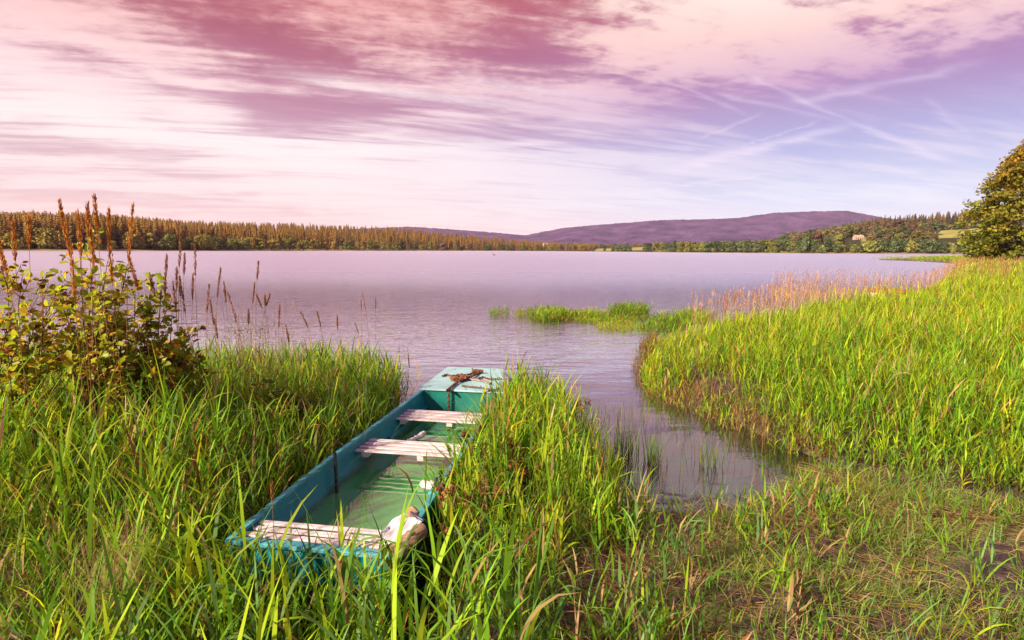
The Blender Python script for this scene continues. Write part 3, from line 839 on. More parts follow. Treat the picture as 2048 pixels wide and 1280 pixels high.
bm_box(bm, -0.495, 0.475, -0.025, 0.03, 0.392, 0.418)
bm_obj('transom_rail', bm, M_RIM, boat, bevel=0.006)
# foredeck and the bulkhead below it
bm = bmesh.new()
lx0, lx1, rx0, rx1 = -0.484, -0.466, 0.490, 0.284
bm_hexa(bm, [(lx0, 3.25, gun_z(3.25) + 0.016), (rx0, 3.25, gun_z(3.25) + 0.016), (rx1, 4.38, gun_z(4.38) + 0.016), (lx1, 4.38, gun_z(4.38) + 0.016), (lx0, 3.25, gun_z(3.25) + 0.034), (rx0, 3.25, gun_z(3.25) + 0.034), (rx1, 4.38, gun_z(4.38) + 0.034), (lx1, 4.38, gun_z(4.38) + 0.034)])
deck = bm_obj('foredeck', bm, M_DECK, boat, bevel=0.005)
bm = bmesh.new()
for x, y in ((-0.39, 3.35), (-0.33, 4.25), (-0.12, 4.33), (0.18, 4.32), (0.40, 3.4), (0.30, 3.9), (-0.40, 3.9), (0.05, 3.3)):
    bmesh.ops.create_uvsphere(bm, u_segments=8, v_segments=5, radius=0.011, matrix=Matrix.Translation((x, y, gun_z(y) + 0.034)) @ Matrix.Diagonal((1, 1, 0.45, 1)))
bm_obj('nail_heads', bm, M_METAL, deck)
bm = bmesh.new()
bm_hexa(bm, [(-0.385, 3.27, -0.05), (0.385, 3.27, -0.05), (0.385, 3.295, -0.05), (-0.385, 3.295, -0.05), (-0.452, 3.27, 0.42), (0.452, 3.27, 0.42), (0.452, 3.295, 0.42), (-0.452, 3.295, 0.42)])
bm_obj('bulkhead', bm, M_TEALG, boat)

def bench(name, y0, y1, n, z, w, parent=boat, off=-0.022, battens=(-0.40, 0.08, 0.40)):
    bm = bmesh.new()
    pitch = (y1 - y0) / n
    for k in range(n):
        y = y0 + k * pitch
        sk = random.uniform(-0.006, 0.006)
        bm_hexa(bm, [(-w - sk, y, z - 0.012), (w + sk, y + sk, z - 0.012), (w + sk, y + pitch * 0.60 + sk, z - 0.012), (-w - sk, y + pitch * 0.62, z - 0.012),
                     (-w - sk, y, z + sk * 0.3), (w + sk, y + sk, z - sk * 0.3), (w + sk, y + pitch * 0.60 + sk, z), (-w - sk, y + pitch * 0.62, z)])
    bmesh.ops.translate(bm, verts=bm.verts, vec=(off, 0, 0))
    b = bm_obj(name, bm, M_SLAT, parent, bevel=0.004, seg=2)
    for x in battens:
        bm = bmesh.new(); bm_box(bm, x - 0.028, x + 0.028, y0 + 0.015, y1 - pitch * 0.3, z - 0.060, z - 0.014)
        bm_obj('batten', bm, M_SLAT, b, bevel=0.004)
    return b
def s_of(py, z):      # distance along the boat at which the level z shows at this picture row
    best = min(((abs(project(np.array([tuple(b2w(s, 0.0, z))]))[1][0] - py)), s) for s in np.linspace(-0.3, 4.5, 481))
    return best[1]
bench('slatted_bench', s_of(842, 0.338), s_of(820.5, 0.338), 4, 0.338, 0.455)
bench('slatted_bench', s_of(908, 0.338), s_of(880, 0.338), 4, 0.338, 0.455)
bench('stern_seat', 0.03, s_of(1049, 0.385), 4, 0.388, 0.44)
# rowlock post on the left side, rowlock fitting on the right
bm = bmesh.new()
yb = s_of(948, 0.33)
V, F = tube_np([(-0.458, yb, 0.47), (-0.446, yb - 0.01, 0.30), (-0.435, yb - 0.03, 0.16)], 0.014, 8)
link('rowlock_post', np_mesh('rowlock_post', V, F, smooth=True), M_METAL, boat)
th = np.linspace(-0.6, 3.74, 14)
V, F = tube_np(np.stack([0.47 + 0 * th, 0.80 + 0.055 * np.cos(th), 0.485 - 0.06 * np.sin(th)], 1), 0.013, 8)
V2, F2 = tube_np([(0.47, 0.80, 0.43), (0.47, 0.80, 0.36)], 0.016, 8)
A = Acc(); A.add(V, F); A.add(V2, F2)
link('rowlock', A.mesh('rowlock', True), M_METAL, boat)
bm = bmesh.new(); bm_box(bm, 0.43, 0.50, 0.70, 0.92, 0.414, 0.436); bm_obj('rowlock_pad', bm, M_RIM, boat, bevel=0.006)

# the water standing in the boat
WB = 0.165
bm = bmesh.new()
L, Rr = [], []
for s, wl, wr, zb, zg in SEC[:6]:
    f = (WB - zb) / (zg - zb); xl = wl - FL * (1 - f) - 0.018; xr = wr - FL * (1 - f) - 0.018
    s2 = s + 0.045 if s == 0 else (s - 0.012 if s > 3.2 else s)
    L.append(bm.verts.new((-xl, s2, WB))); Rr.append(bm.verts.new((xr, s2, WB)))
for i in range(len(L) - 1): bm.faces.new((L[i], Rr[i], Rr[i + 1], L[i + 1]))
bw = bm_obj('water_pool', bm, water_mat('murky_boat_water', (0.25, 0.42, 0.10), (0.070, 0.32, 0.075), 0.78, 'boat'))
bw.matrix_world = BOAT_M
tag(bw, 'green murky water standing inside the teal boat', 'water', kind='structure')

# chain on the foredeck
DZ = 0.452
def deck_xy(px, py, z=DZ):
    p = at(px, py, z); s, t_ = w2b(p.x, p.y)
    return p
def chain_mesh(paths, link_len=0.042, r=0.0065):
    A = Acc(); k = 0
    for path in paths:
        pts = np.array([tuple(p) for p in path]); seg = np.linalg.norm(np.diff(pts, axis=0), axis=1)
        cum = np.concatenate([[0], np.cumsum(seg)]); n = int(cum[-1] / (link_len * 0.72))
        for i in range(n):
            d = (i + 0.5) * link_len * 0.72
            p = np.array([np.interp(d, cum, pts[:, a]) for a in range(3)]); q = np.array([np.interp(min(d + 0.01, cum[-1]), cum, pts[:, a]) for a in range(3)])
            T = q - p; T /= np.linalg.norm(T) + 1e-9
            up = np.array([0, 0, 1.0]) if abs(T[2]) < 0.9 else np.array([0, 1.0, 0])
            B = np.cross(T, up); B /= np.linalg.norm(B); N = np.cross(B, T)
            if k % 2: B, N = N, B
            j = rng.uniform(-0.35, 0.35); B, N = B * math.cos(j) + N * math.sin(j), N * math.cos(j) - B * math.sin(j)
            th = np.linspace(0, 2 * math.pi, 13)[:-1]
            ring = p + (np.cos(th)[:, None] * T * link_len * 0.5 + np.sin(th)[:, None] * B * link_len * 0.30)
            out = ring - p; out /= np.linalg.norm(out, axis=1)[:, None]
            ph = np.arange(5) / 5 * 6.283
            V = ring[:, None, :] + r * (np.cos(ph)[None, :, None] * out[:, None, :] + np.sin(ph)[None, :, None] * np.cross(T, B)[None, None, :])
            F = [(a * 5 + b, a * 5 + (b + 1) % 5, ((a + 1) % 12) * 5 + (b + 1) % 5, ((a + 1) % 12) * 5 + b) for a in range(12) for b in range(5)]
            A.add(V.reshape(-1, 3), F); k += 1
    return A.mesh('chain', True)
def dk(px, py, dz=0.0): return at(px, py, gun_z(3.8) + 0.048 + dz)
main = [dk(885, 752), dk(893, 749), dk(905, 753), dk(918, 753.5, 0.01), dk(930, 751, 0.02), dk(945, 747, 0.01), dk(957, 744)]
cross = [dk(959, 745), dk(947, 751, 0.012), dk(935, 755, 0.02), dk(922, 760, 0.015), dk(912, 766), dk(902, 774), dk(893, 781)]
edge = b2w(3.262, w2b(at(888.5, 787, 0.45).x, at(888.5, 787, 0.45).y)[1], 0.452)
drop = [dk(893, 781), edge, edge + Vector((-0.002, -0.035, -0.03)), edge + Vector((-0.003, -0.035, -0.16)), edge + Vector((0.0, -0.03, -0.30))]
heap = []
c0 = at(918, 757, 0.47)
for k in range(64):
    a = k * 1.9; rr = 0.03 + 0.05 * random.random()
    heap.append(Vector((c0.x + rr * math.cos(a) * 1.3, c0.y + rr * math.sin(a) * 1.8, gun_z(3.8) + 0.05 + 0.03 * random.random())))
heap2 = []
c1 = at(952, 745, 0.47)
for k in range(34):
    a = k * 2.1; rr = 0.02 + 0.035 * random.random()
    heap2.append(Vector((c1.x + rr * math.cos(a) * 1.5, c1.y + rr * math.sin(a), gun_z(4.2) + 0.05 + 0.025 * random.random())))
tag(link('chain', chain_mesh([main, cross, drop, heap, heap2]), M_RUST), 'rusty iron chain heaped on the foredeck and hanging over its edge', 'chain')
tag(link('chain', chain_mesh([[dk(955, 757), dk(966, 754), dk(975, 757), dk(986, 758.5), dk(998, 757), dk(1005, 757.5)]], 0.036, 0.005), M_RUST), 'short rusty chain end lying toward the right edge of the foredeck', 'chain')

def stick(name, label, pts, r0, r1, mat, twigs=()):
    A = Acc()
    P = np.array([tuple(p) for p in pts])
    tt = np.linspace(0, len(P) - 1, 6 * (len(P) - 1) + 1)
    Q = np.stack([np.interp(tt, np.arange(len(P)), P[:, k]) for k in range(3)], 1)
    Q[1:-1] += rng.normal(size=(len(Q) - 2, 3)) * r0 * 0.22
    V, F = tube_np(Q, np.linspace(r0, r1, len(Q)) * rng.uniform(0.85, 1.15, len(Q)), 7); A.add(V, F)
    for a, b in twigs:
        V, F = tube_np([tuple(a), tuple((a + b) / 2 + Vector((0, 0, 0.006))), tuple(b)], [r1 * 0.8, r1 * 0.6, r1 * 0.3], 5); A.add(V, F)
    for e, s in ((0, r0), (-1, r1)):
        pass
    return tag(link(name, A.mesh(name, True), mat), label, 'stick')
stick('stick', 'thick pale broken stick lying next to the chain on the foredeck', [dk(931, 757), dk(948, 759), dk(965, 761), dk(981, 767)], 0.017, 0.013, M_STICK, [(dk(952, 760), dk(961, 755))])
stick('stick', 'long thin brown stick lying across the middle of the foredeck', [dk(924, 771), dk(940, 773), dk(960, 775), dk(980, 778), dk(997, 781)], 0.011, 0.006, M_TWIG, [(dk(927, 771), dk(924, 775)), (dk(960, 775), dk(963, 772))])
stick('stick', 'dark forked twig hanging from the foredeck into the boat', [dk(998, 780), dk(980, 780), dk(969, 786), edge + Vector((0.55, 0.02, 0.0)), edge + Vector((0.46, -0.03, -0.10)), edge + Vector((0.36, -0.06, -0.20)), edge + Vector((0.28, -0.09, -0.33))], 0.008, 0.006, M_METAL, [(dk(992, 780), dk(1004, 774)), (dk(977, 782), dk(974, 786))])

# rags, logs and rubbish at the stern
def log(name, label, a, b, r, mat, cat='log'):
    A = Acc(); n = 9
    P = np.array([tuple(a.lerp(b, k / (n - 1))) for k in range(n)]); P[1:-1] += rng.normal(size=(n - 2, 3)) * r * 0.10
    rad = np.full(n, r) * rng.uniform(0.88, 1.1, n); rad[0] *= 0.86; rad[-1] *= 0.78
    V, F = tube_np(P, rad, 11); A.add(V, F)
    d = np.array(tuple((b - a).normalized()))
    for e, i0, sg in ((P[0], 0, -1), (P[-1], (n - 1) * 11, 1)):
        ring = V[i0:i0 + 11]
        inner = e + (ring - e) * 0.35 + d * sg * 0.004
        A.add(np.concatenate([ring, inner]), [(k, (k + 1) % 11, 11 + (k + 1) % 11, 11 + k) for k in range(11)])
        A.add(np.concatenate([inner, inner.mean(0)[None]]), [(k, (k + 1) % 11, 11, 11) for k in range(11)])
    return tag(link(name, A.mesh(name), mat), label, cat)
log('log', 'short brown log propped under the white cloth at the boat stern', at(786, 1108, 0.44), at(848, 1058, 0.49), 0.044, M_LOG)
log('log', 'pale blunt piece of wood sticking out above the white cloth', at(812, 1048, 0.46), at(832, 1018, 0.55), 0.038, M_LOG, 'wood')
log('stick', 'pale round bottle-shaped float at the right side of the boat', at(846, 967, 0.36), at(870, 972, 0.38), 0.032, M_SLAT, 'float')
def cloth():
    # a folded rag laid over the stern seat and the log
    n, m_ = 26, 20
    A = Acc()
    a, b, c, d = at(756, 1070, 0.43), at(800, 1026, 0.49), at(846, 1040, 0.53), at(780, 1106, 0.43)
    V = []
    for i in range(n):
        u = i / (n - 1)
        for j in range(m_):
            v = j / (m_ - 1)
            p = (a * (1 - u) + b * u) * (1 - v) + (d * (1 - u) + c * u) * v
            fold = -abs(math.sin(v * 9 + u * 1.3)) ** 6 * 0.022 + math.sin(v * 24 + u * 3) * 0.004 + math.sin(u * 9 + v * 4) * 0.005
            V.append((p.x + math.sin(u * 7) * 0.008, p.y, p.z + fold + 0.016 * math.sin(v * 3.14)))
    F = [(i * m_ + j, i * m_ + j + 1, (i + 1) * m_ + j + 1, (i + 1) * m_ + j) for i in range(n - 1) for j in range(m_ - 1)]
    o = link('cloth', np_mesh('cloth', V, F, smooth=True), M_CLOTH)
    s = o.modifiers.new('thickness', 'SOLIDIFY'); s.thickness = 0.006
    return tag(o, 'crumpled white rag over the right end of the stern seat', 'cloth')
cloth()
M_NAVY = pbr('dark_blue_plastic', (0.010, 0.012, 0.03), (0.03, 0.035, 0.07), 12, 0.35)
V, F = tube_np([tuple(at(822, 1024, 0.60)), tuple(at(836, 1034, 0.60)), tuple(at(848, 1042, 0.585))], [0.006, 0.009, 0.008], 7)
tag(link('strap', np_mesh('strap', V, F, smooth=True), M_NAVY), 'dark strap tied over the pale piece of wood', 'strap')
stick('driftwood', 'pale knobbly driftwood floating in the boat behind the middle bench', [at(814, 884, 0.20), at(826, 879, 0.21), at(837, 873, 0.22), at(848, 866, 0.23)], 0.018, 0.026, M_SLAT, [(at(836, 873, 0.22), at(846, 874, 0.21))])

# ------------------------------------------------------------------ grasses and reeds (arrays of tapering ribbons)
def ribbons(A, base, az, th0, th1, L, W, n, c0, c1, kind='leaf', twist=None, pw=1.3):
    N = len(base)
    if N == 0: return
    t = np.linspace(0, 1, n + 1)
    tm = (t[1:] + t[:-1]) / 2
    th = th0[:, None] + (th1 - th0)[:, None] * tm[None] ** pw
    seg = (L / n)[:, None]
    r = np.concatenate([np.zeros((N, 1)), np.cumsum(np.sin(th) * seg, 1)], 1)
    z = np.concatenate([np.zeros((N, 1)), np.cumsum(np.cos(th) * seg, 1)], 1)
    hx, hy = np.cos(az), np.sin(az)
    P = base[:, None, :] + np.stack([r * hx[:, None], r * hy[:, None], z], -1)
    if twist is None: twist = np.zeros(N)
    thv = th0[:, None] + (th1 - th0)[:, None] * t[None] ** pw
    nx, nz = np.cos(thv), -np.sin(thv)
    side = np.stack([-hy, hx, np.zeros(N)], -1)[:, None, :]
    nrm = np.stack([nx * hx[:, None], nx * hy[:, None], nz], -1)
    tw = twist[:, None, None] * (0.3 + 0.7 * t[None, :, None])
    sv = side * np.cos(tw) + nrm * np.sin(tw)
    if kind == 'leaf': prof = np.minimum(1, 0.45 + 2.4 * t) * (1 - t ** 2.4) + 0.015
    elif kind == 'stem': prof = 1 - 0.6 * t
    else: prof = np.sin(math.pi * np.clip(t, 0.04, 0.97)) ** 0.7
    half = (W[:, None] * prof[None] * 0.5)[..., None]
    V = np.stack([P - sv * half, P + sv * half], 2)          # N, n+1, 2, 3
    idx = np.arange(N)[:, None] * (2 * (n + 1)) + np.arange(n)[None] * 2
    F = np.stack([idx, idx + 1, idx + 3, idx + 2], -1).reshape(-1, 4)
    C = c0[:, None, :] * (1 - t[None, :, None]) + c1[:, None, :] * t[None, :, None]
    A.add(V.reshape(-1, 3), F, np.repeat(C, 2, 1).reshape(-1, 3))
    return P

def pal(n, cols, w, jit=0.25):
    cols = np.array(cols); w = np.array(w, float); w /= w.sum()
    c = cols[rng.choice(len(cols), n, p=w)]
    c = c * rng.uniform(1 - jit, 1 + jit, (n, 1)) * rng.uniform(1 - jit * 0.35, 1 + jit * 0.35, (n, 3))
    return c
YG = (0.260, 0.370, 0.014); LG = (0.145, 0.300, 0.014); DG = (0.070, 0.170, 0.016); YL = (0.38, 0.37, 0.018); ST = (0.36, 0.25, 0.11); BR = (0.13, 0.060, 0.025); GG = (0.13, 0.25, 0.07); OR = (0.30, 0.135, 0.030); PK = (0.50, 0.31, 0.15)

def sample(x0, x1, y0, y1, dens, keep):
    n = rng.poisson(dens * (x1 - x0) * (y1 - y0))
    P = np.stack([rng.uniform(x0, x1, n), rng.uniform(y0, y1, n)], 1)
    z = near_h(P)
    Q = np.concatenate([P, z[:, None]], 1)
    px, py, zc = project(Q)
    sd = sdf(P)
    s, t_ = w2b(P[:, 0], P[:, 1])
    free = ~((np.abs(t_) < half_w(s) + 0.035) & (s > -0.07) & (s < 4.45))
    ok = free & (zc > 0.3) & (px > -350) & (px < 2800) & (py < 1750) & keep(P[:, 0], P[:, 1], px, py, sd, s, t_)
    return Q[ok], px[ok], py[ok], sd[ok]

def reed(A, Q, H, leaves, palette, weights, wleaf=0.013, lf=(0.30, 0.52), nseg=4, lean=0.22, stemw=0.005, droop=0.25, dead=0.12, up=1.0):
    """plants: a thin stem with alternating long leaves"""
    N = len(Q)
    if N == 0: return
    az = rng.uniform(0, 6.283, N); th0 = np.abs(rng.normal(0, lean * 0.5, N)); th1 = th0 + np.abs(rng.normal(0, lean, N))
    pc = pal(N, palette, weights)
    stc = pc * np.array([0.95, 0.85, 0.8]) * 0.9
    brown = rng.random(N)[:, None] < 0.5
    P = ribbons(A, Q, az, th0, th1, H * 0.80, np.full(N, stemw), 3, np.where(brown, np.array(BR) * 1.3, stc), stc, 'stem', rng.uniform(-1.5, 1.5, N))
    a0 = rng.uniform(0, 6.283, N)
    for k in range(leaves):
        f = np.clip((k + 0.6 + rng.uniform(-0.3, 0.3, N)) / leaves, 0.05, 1.0)
        i = np.minimum((f * 3).astype(int), 2); w = f * 3 - i
        b = P[np.arange(N), i] * (1 - w)[:, None] + P[np.arange(N), i + 1] * w[:, None]
        L = H * rng.uniform(lf[0], lf[1], N) * (1.0 - 0.25 * np.abs(f - 0.55))
        aa = a0 + k * 2.6 + rng.normal(0, 0.5, N)
        t0 = rng.uniform(0.20, 0.85, N) * up * (1.15 - 0.55 * f)
        dr = rng.random(N) < droop
        t1 = t0 + np.where(dr, rng.uniform(1.0, 2.1, N), rng.uniform(0.0, 0.8, N))
        c = pc * rng.uniform(0.78, 1.25, (N, 1))
        dd = (rng.random(N) < dead * (1.6 if k == 0 else 0.7))[:, None]
        c = np.where(dd, pal(N, [ST, BR, OR], [3, 3, 1]), c)
        ribbons(A, b, aa, t0, t1, L, wleaf * rng.uniform(0.6, 1.35, N), nseg, c, c * np.array([1.12, 1.06, 0.9]), 'leaf', rng.normal(0, 0.55, N), 1.6)

def stuff(name, A, label, cat, mat=None, smooth=True):
    return tag(link(name, A.mesh(name, smooth), mat or M_GRASS), label, cat, kind='stuff')

def patch(x, y, sc, k=0.0): return fbm(x * sc + 31.7 + k, y * sc + 11.3 + k, 4)
EFX = [1480, 1560, 1650, 1750, 1850, 1950, 2400]; EFY = [880, 905, 930, 950, 985, 1000, 1030]
def front_of_bank(px, py): return py > np.interp(px, EFX, EFY)

# --- left bank: tall dense reed grass
A = Acc()
Q, px, py, sd = sample(-9, -0.3, 1.2, 8.6, 290, lambda x, y, px, py, sd, s, t: (sd > -0.12) & (t < -0.50) & (rng.random(len(x)) < np.clip(0.25 + 1.9 * (patch(x, y, 1.4) - 0.25), 0.2, 1)))
H = rng.uniform(0.48, 0.86, len(Q)) * (0.75 + 0.5 * patch(Q[:, 0], Q[:, 1], 0.9, 5))
H *= np.clip(1.0 - 0.07 * (Q[:, 1] - 4.5), 0.78, 1.0)
corner = np.clip((py - 1050) / 260, 0, 1) * np.clip((520 - px) / 300, 0, 1)
H *= 1 - 0.45 * corner
kp = rng.random(len(Q)) > corner * 0.55
reed(A, Q[kp], H[kp], 6, [YG, LG, DG, YL, ST, GG], [3, 4.5, 3.2, 0.8, 0.5, 0.8], 0.0130, droop=0.24)
fine_Q = Q
Q, px, py, sd = sample(-9, -0.3, 1.2, 8.6, 90, lambda x, y, px, py, sd, s, t: (sd > -0.05) & (t < -0.52))
N = len(Q)
ribbons(A, Q, rng.uniform(0, 6.28, N), rng.uniform(0.1, 0.9, N), rng.uniform(0.8, 2.2, N), rng.uniform(0.2, 0.5, N), rng.uniform(0.004, 0.011, N), 4, pal(N, [BR, ST, OR], [4, 2, 1]), pal(N, [BR, ST], [2, 2]), 'leaf', rng.normal(0, 0.6, N))
Q, px, py, sd = sample(-4.6, -1.3, 2.7, 3.9, 75, lambda x, y, px, py, sd, s, t: (t < -0.7) & (px < 470))
reed(A, Q, rng.uniform(0.75, 1.12, len(Q)), 6, [YG, LG, DG, YL, OR], [4, 4, 2, 1, 0.4], 0.0130, droop=0.24)
N = len(fine_Q)
ribbons(A, fine_Q + rng.normal(0, 0.06, fine_Q.shape) * np.array([1, 1, 0]), rng.uniform(0, 6.28, N), rng.uniform(0.0, 0.4, N), rng.uniform(0.3, 1.6, N), rng.uniform(0.35, 0.85, N), rng.uniform(0.003, 0.0065, N), 5, pal(N, [LG, DG, BR], [3, 2, 1]), pal(N, [YG, LG, ST, OR], [3, 2, 1, 0.4]), 'leaf', rng.normal(0, 0.5, N), 1.8)
stuff('reed_grass', A, 'tall yellow-green reed grass covering the left bank beside the boat', 'reed grass')

# --- behind the stern and right of the boat
A = Acc()
Q, px, py, sd = sample(-2.2, 0.6, 1.3, 2.74, 190, lambda x, y, px, py, sd, s, t: (s < -0.05) & (t > -0.62) & (px < 1060) & (rng.random(len(x)) < np.clip(0.3 + 2.2 * (patch(x, y, 2.2) - 0.3), 0.15, 1)))
H = rng.uniform(0.40, 0.78, len(Q)) * np.where(rng.random(len(Q)) < 0.25, 1.25, 1.0)
reed(A, Q, H, 6, [LG, DG, GG, YG], [4, 2.5, 1.5, 3], 0.0165, lf=(0.40, 0.66), droop=0.35)
Q, px, py, sd = sample(-1.8, -0.2, 2.1, 2.76, 110, lambda x, y, px, py, sd, s, t: (s < -0.07) & (s > -0.45) & (np.abs(t) < 0.6))
reed(A, Q, rng.uniform(0.42, 0.74, len(Q)), 6, [LG, YG, DG], [4, 3, 2], 0.0165, lf=(0.40, 0.66), droop=0.35)
Q, px, py, sd = sample(-0.5, 2.2, 2.4, 6.6, 280, lambda x, y, px, py, sd, s, t: (t > 0.50) & (sd > -0.25) & (px < 1235) & (py < 1230) & ((py < 1110) | (px < 1120)) & (rng.random(len(x)) < np.clip(0.45 + 1.8 * (patch(x, y, 1.6) - 0.3), 0.3, 1)))
H = rng.uniform(0.45, 0.80, len(Q)) * np.clip(1.0 - np.clip((py - 1080) / 160, 0, 1) * 0.35, 0.5, 1) * np.clip(1.05 - 0.5 * np.clip((px - 1120) / 110, 0, 1), 0.4, 1.1)
reed(A, Q, H, 6, [YG, LG, DG, YL, ST], [4, 4, 2, 1.5, 0.5], 0.0130, droop=0.24)
N = len(Q)
ribbons(A, Q + rng.normal(0, 0.05, Q.shape) * np.array([1, 1, 0]), rng.uniform(0, 6.28, N), rng.uniform(0.0, 0.3, N), rng.uniform(0.1, 0.7, N), rng.uniform(0.4, 0.85, N), np.full(N, 0.0045), 4, pal(N, [DG, LG, BR], [3, 3, 1]), pal(N, [LG, YG, OR], [3, 2, 1]), 'leaf')
Q, px, py, sd = sample(-0.8, 1.2, 2.6, 6.4, 260, lambda x, y, px, py, sd, s, t: (t > 0.50) & (t < 0.85) & (s > 0.7) & (sd > -0.4))
H = rng.uniform(0.62, 0.92, len(Q)) * np.clip(1.12 - Q[:, 1] * 0.06, 0.7, 1)
reed(A, Q, H, 6, [YG, LG, DG, YL, ST], [4, 4, 2, 1.5, 0.5], 0.0155, lean=0.36, droop=0.34)
Q, px, py, sd = sample(-0.9, 0.8, 2.9, 6.2, 130, lambda x, y, px, py, sd, s, t: (t > 0.50) & (t < 0.72) & (s > 0.5) & (sd > -0.4))
N = len(Q)
for k_ in range(3):
    c_ = pal(N, [YG, LG, DG, ST], [4, 4, 2, 0.7])
    ribbons(A, Q + rng.normal(0, 0.03, Q.shape) * np.array([1, 1, 0]), math.pi - BH + rng.normal(0, 0.6, N), rng.uniform(0.05, 0.35, N), rng.uniform(0.5, 1.5, N), rng.uniform(0.55, 0.9, N), rng.uniform(0.007, 0.014, N), 5, c_, c_ * 1.1, 'leaf', rng.normal(0, 0.5, N), 1.8)
Q, px, py, sd = sample(-2.0, -1.2, 2.0, 3.4, 150, lambda x, y, px, py, sd, s, t: (t < -0.55) & (t > -0.95) & (s < 0.3))
reed(A, Q, rng.uniform(0.40, 0.62, len(Q)), 6, [YG, LG, DG, YL, ST], [4, 4, 2, 1.5, 0.5], 0.0165, lean=0.3, droop=0.3)
stuff('reed_grass', A, 'tall green reed grass growing at the stern and right side of the boat', 'reed grass')

# --- low thin grass on the muddy bank in front
A = Acc()
Q, px, py, sd = sample(-0.9, 2.9, 1.3, 5.0, 330, lambda x, y, px, py, sd, s, t: (sd > -0.05) & (px > 930) & (px < 1700) & ((py > 1080) | (px > 1180)) & front_of_bank(px, py) & (rng.random(len(x)) < np.clip(-0.1 + 2.4 * (patch(x, y, 2.0, 3) - 0.28), 0.06, 1) * np.clip(1.25 - (px - 1250) / 520, 0.25, 1) * (1 - 0.9 * np.exp(-(((px - 1220) / 90) ** 2 + ((py - 1200) / 60) ** 2)) - 0.8 * np.exp(-(((px - 1430) / 70) ** 2 + ((py - 1190) / 50) ** 2)))))
H = rng.uniform(0.22, 0.46, len(Q)) * np.clip(1.15 - (px - 1100) / 1400, 0.6, 1.15) * np.where(px > 1190, np.clip(0.35 + sd * 0.9, 0.35, 1), 1)
kp = (px < 1190) | (rng.random(len(Q)) < np.clip(0.25 + sd * 1.2, 0, 1)); Q = Q[kp]; H = H[kp]
reed(A, Q, H, 5, [LG, DG, GG, YG, ST], [4, 3, 2.5, 1.5, 0.8], 0.0115, lf=(0.4, 0.7), droop=0.42, dead=0.22)
N = len(Q)
ribbons(A, Q + rng.normal(0, 0.07, Q.shape) * np.array([1, 1, 0]), rng.uniform(0, 6.28, N), rng.uniform(0.2, 0.8, N), rng.uniform(0.9, 2.3, N), rng.uniform(0.12, 0.34, N), rng.uniform(0.003, 0.009, N), 4, pal(N, [BR, ST], [3, 3]), pal(N, [ST, PK, BR], [3, 1, 2]), 'leaf', rng.normal(0, 0.6, N))
stuff('bank_grass', A, 'sparse thin green grass with brown dead bases on the dark mud in front', 'grass')

# --- trampled short grass and straw at the lower right
A = Acc()
keepE = lambda x, y, px, py, sd, s, t: (sd > -0.15) & (px > 1330) & front_of_bank(px, py)
Q, px, py, sd = sample(0.4, 6.5, 1.2, 6.0, 3800, lambda x, y, px, py, sd, s, t: keepE(x, y, px, py, sd, s, t) & (rng.random(len(x)) < np.clip(-0.25 + 2.6 * (patch(x, y, 1.7, 9) - 0.28), 0.03, 1) * np.clip((px - 1330) / 260, 0.1, 1)))
mud = np.exp(-(((px - 1985) / 150) ** 2 + ((py - 1140) / 75) ** 2)) + np.exp(-(((px - 1560) / 90) ** 2 + ((py - 1215) / 40) ** 2))
kp = rng.random(len(Q)) > mud * 1.1
Q = Q[kp]; N = len(Q)
ribbons(A, Q, rng.uniform(0, 6.28, N), rng.uniform(0.1, 0.8, N), rng.uniform(0.5, 1.8, N), rng.uniform(0.05, 0.18, N), rng.uniform(0.0035, 0.0085, N), 3, pal(N, [LG, DG, BR], [3, 3, 1.6]), pal(N, [LG, YG, GG, ST], [3, 1.2, 2, 2.2]), 'leaf', rng.normal(0, 0.5, N))
Q, px, py, sd = sample(0.4, 6.5, 1.2, 6.4, 85, lambda x, y, px, py, sd, s, t: keepE(x, y, px, py, sd, s, t) & (px > 1450) & (rng.random(len(x)) < np.clip(2.2 * (patch(x, y, 2.6, 2) - 0.36), 0.0, 1)))
reed(A, Q, rng.uniform(0.16, 0.34, len(Q)), 5, [LG, GG, DG, YG], [4, 2.5, 2, 1], 0.009, lf=(0.5, 0.8), droop=0.4, dead=0.15)
stuff('short_grass', A, 'trampled short green grass on the lower right bank', 'grass')
A = Acc()
Q, px, py, sd = sample(0.2, 6.5, 1.2, 6.4, 3200, lambda x, y, px, py, sd, s, t: (sd > -0.12) & (px > 980) & ((px > 1640) | (sd > 0.12)) & front_of_bank(px, py - 14) & (rng.random(len(x)) < 0.22 + 0.78 * np.exp(-(((px - 1690) / 170) ** 2 + ((py - 965) / 60) ** 2)) + 0.5 * np.exp(-(((px - 1900) / 160) ** 2 + ((py - 1030) / 40) ** 2))))
kp = rng.random(len(Q)) > 0.92 * np.exp(-(((px - 1985) / 110) ** 2 + ((py - 1130) / 55) ** 2)); Q = Q[kp]
N = len(Q); Q = Q + np.stack([np.zeros(N), np.zeros(N), np.maximum(-Q[:, 2], 0) + rng.uniform(0.004, 0.03, N)], 1)
lay = np.where(rng.random(N) < 0.6, rng.normal(2.7, 0.45, N), rng.uniform(0, 6.28, N))
ribbons(A, Q, lay, rng.uniform(1.25, 1.6, N), rng.uniform(1.5, 1.75, N), rng.uniform(0.08, 0.34, N), rng.uniform(0.0026, 0.0075, N), 3, pal(N, [ST, BR, PK], [5, 1.5, 1.6], 0.35), pal(N, [ST, BR, YL], [5, 1.2, 0.8], 0.35), 'leaf', rng.normal(0, 0.4, N))
stuff('straw', A, 'flattened tan straw lying at the end of the pool', 'straw')

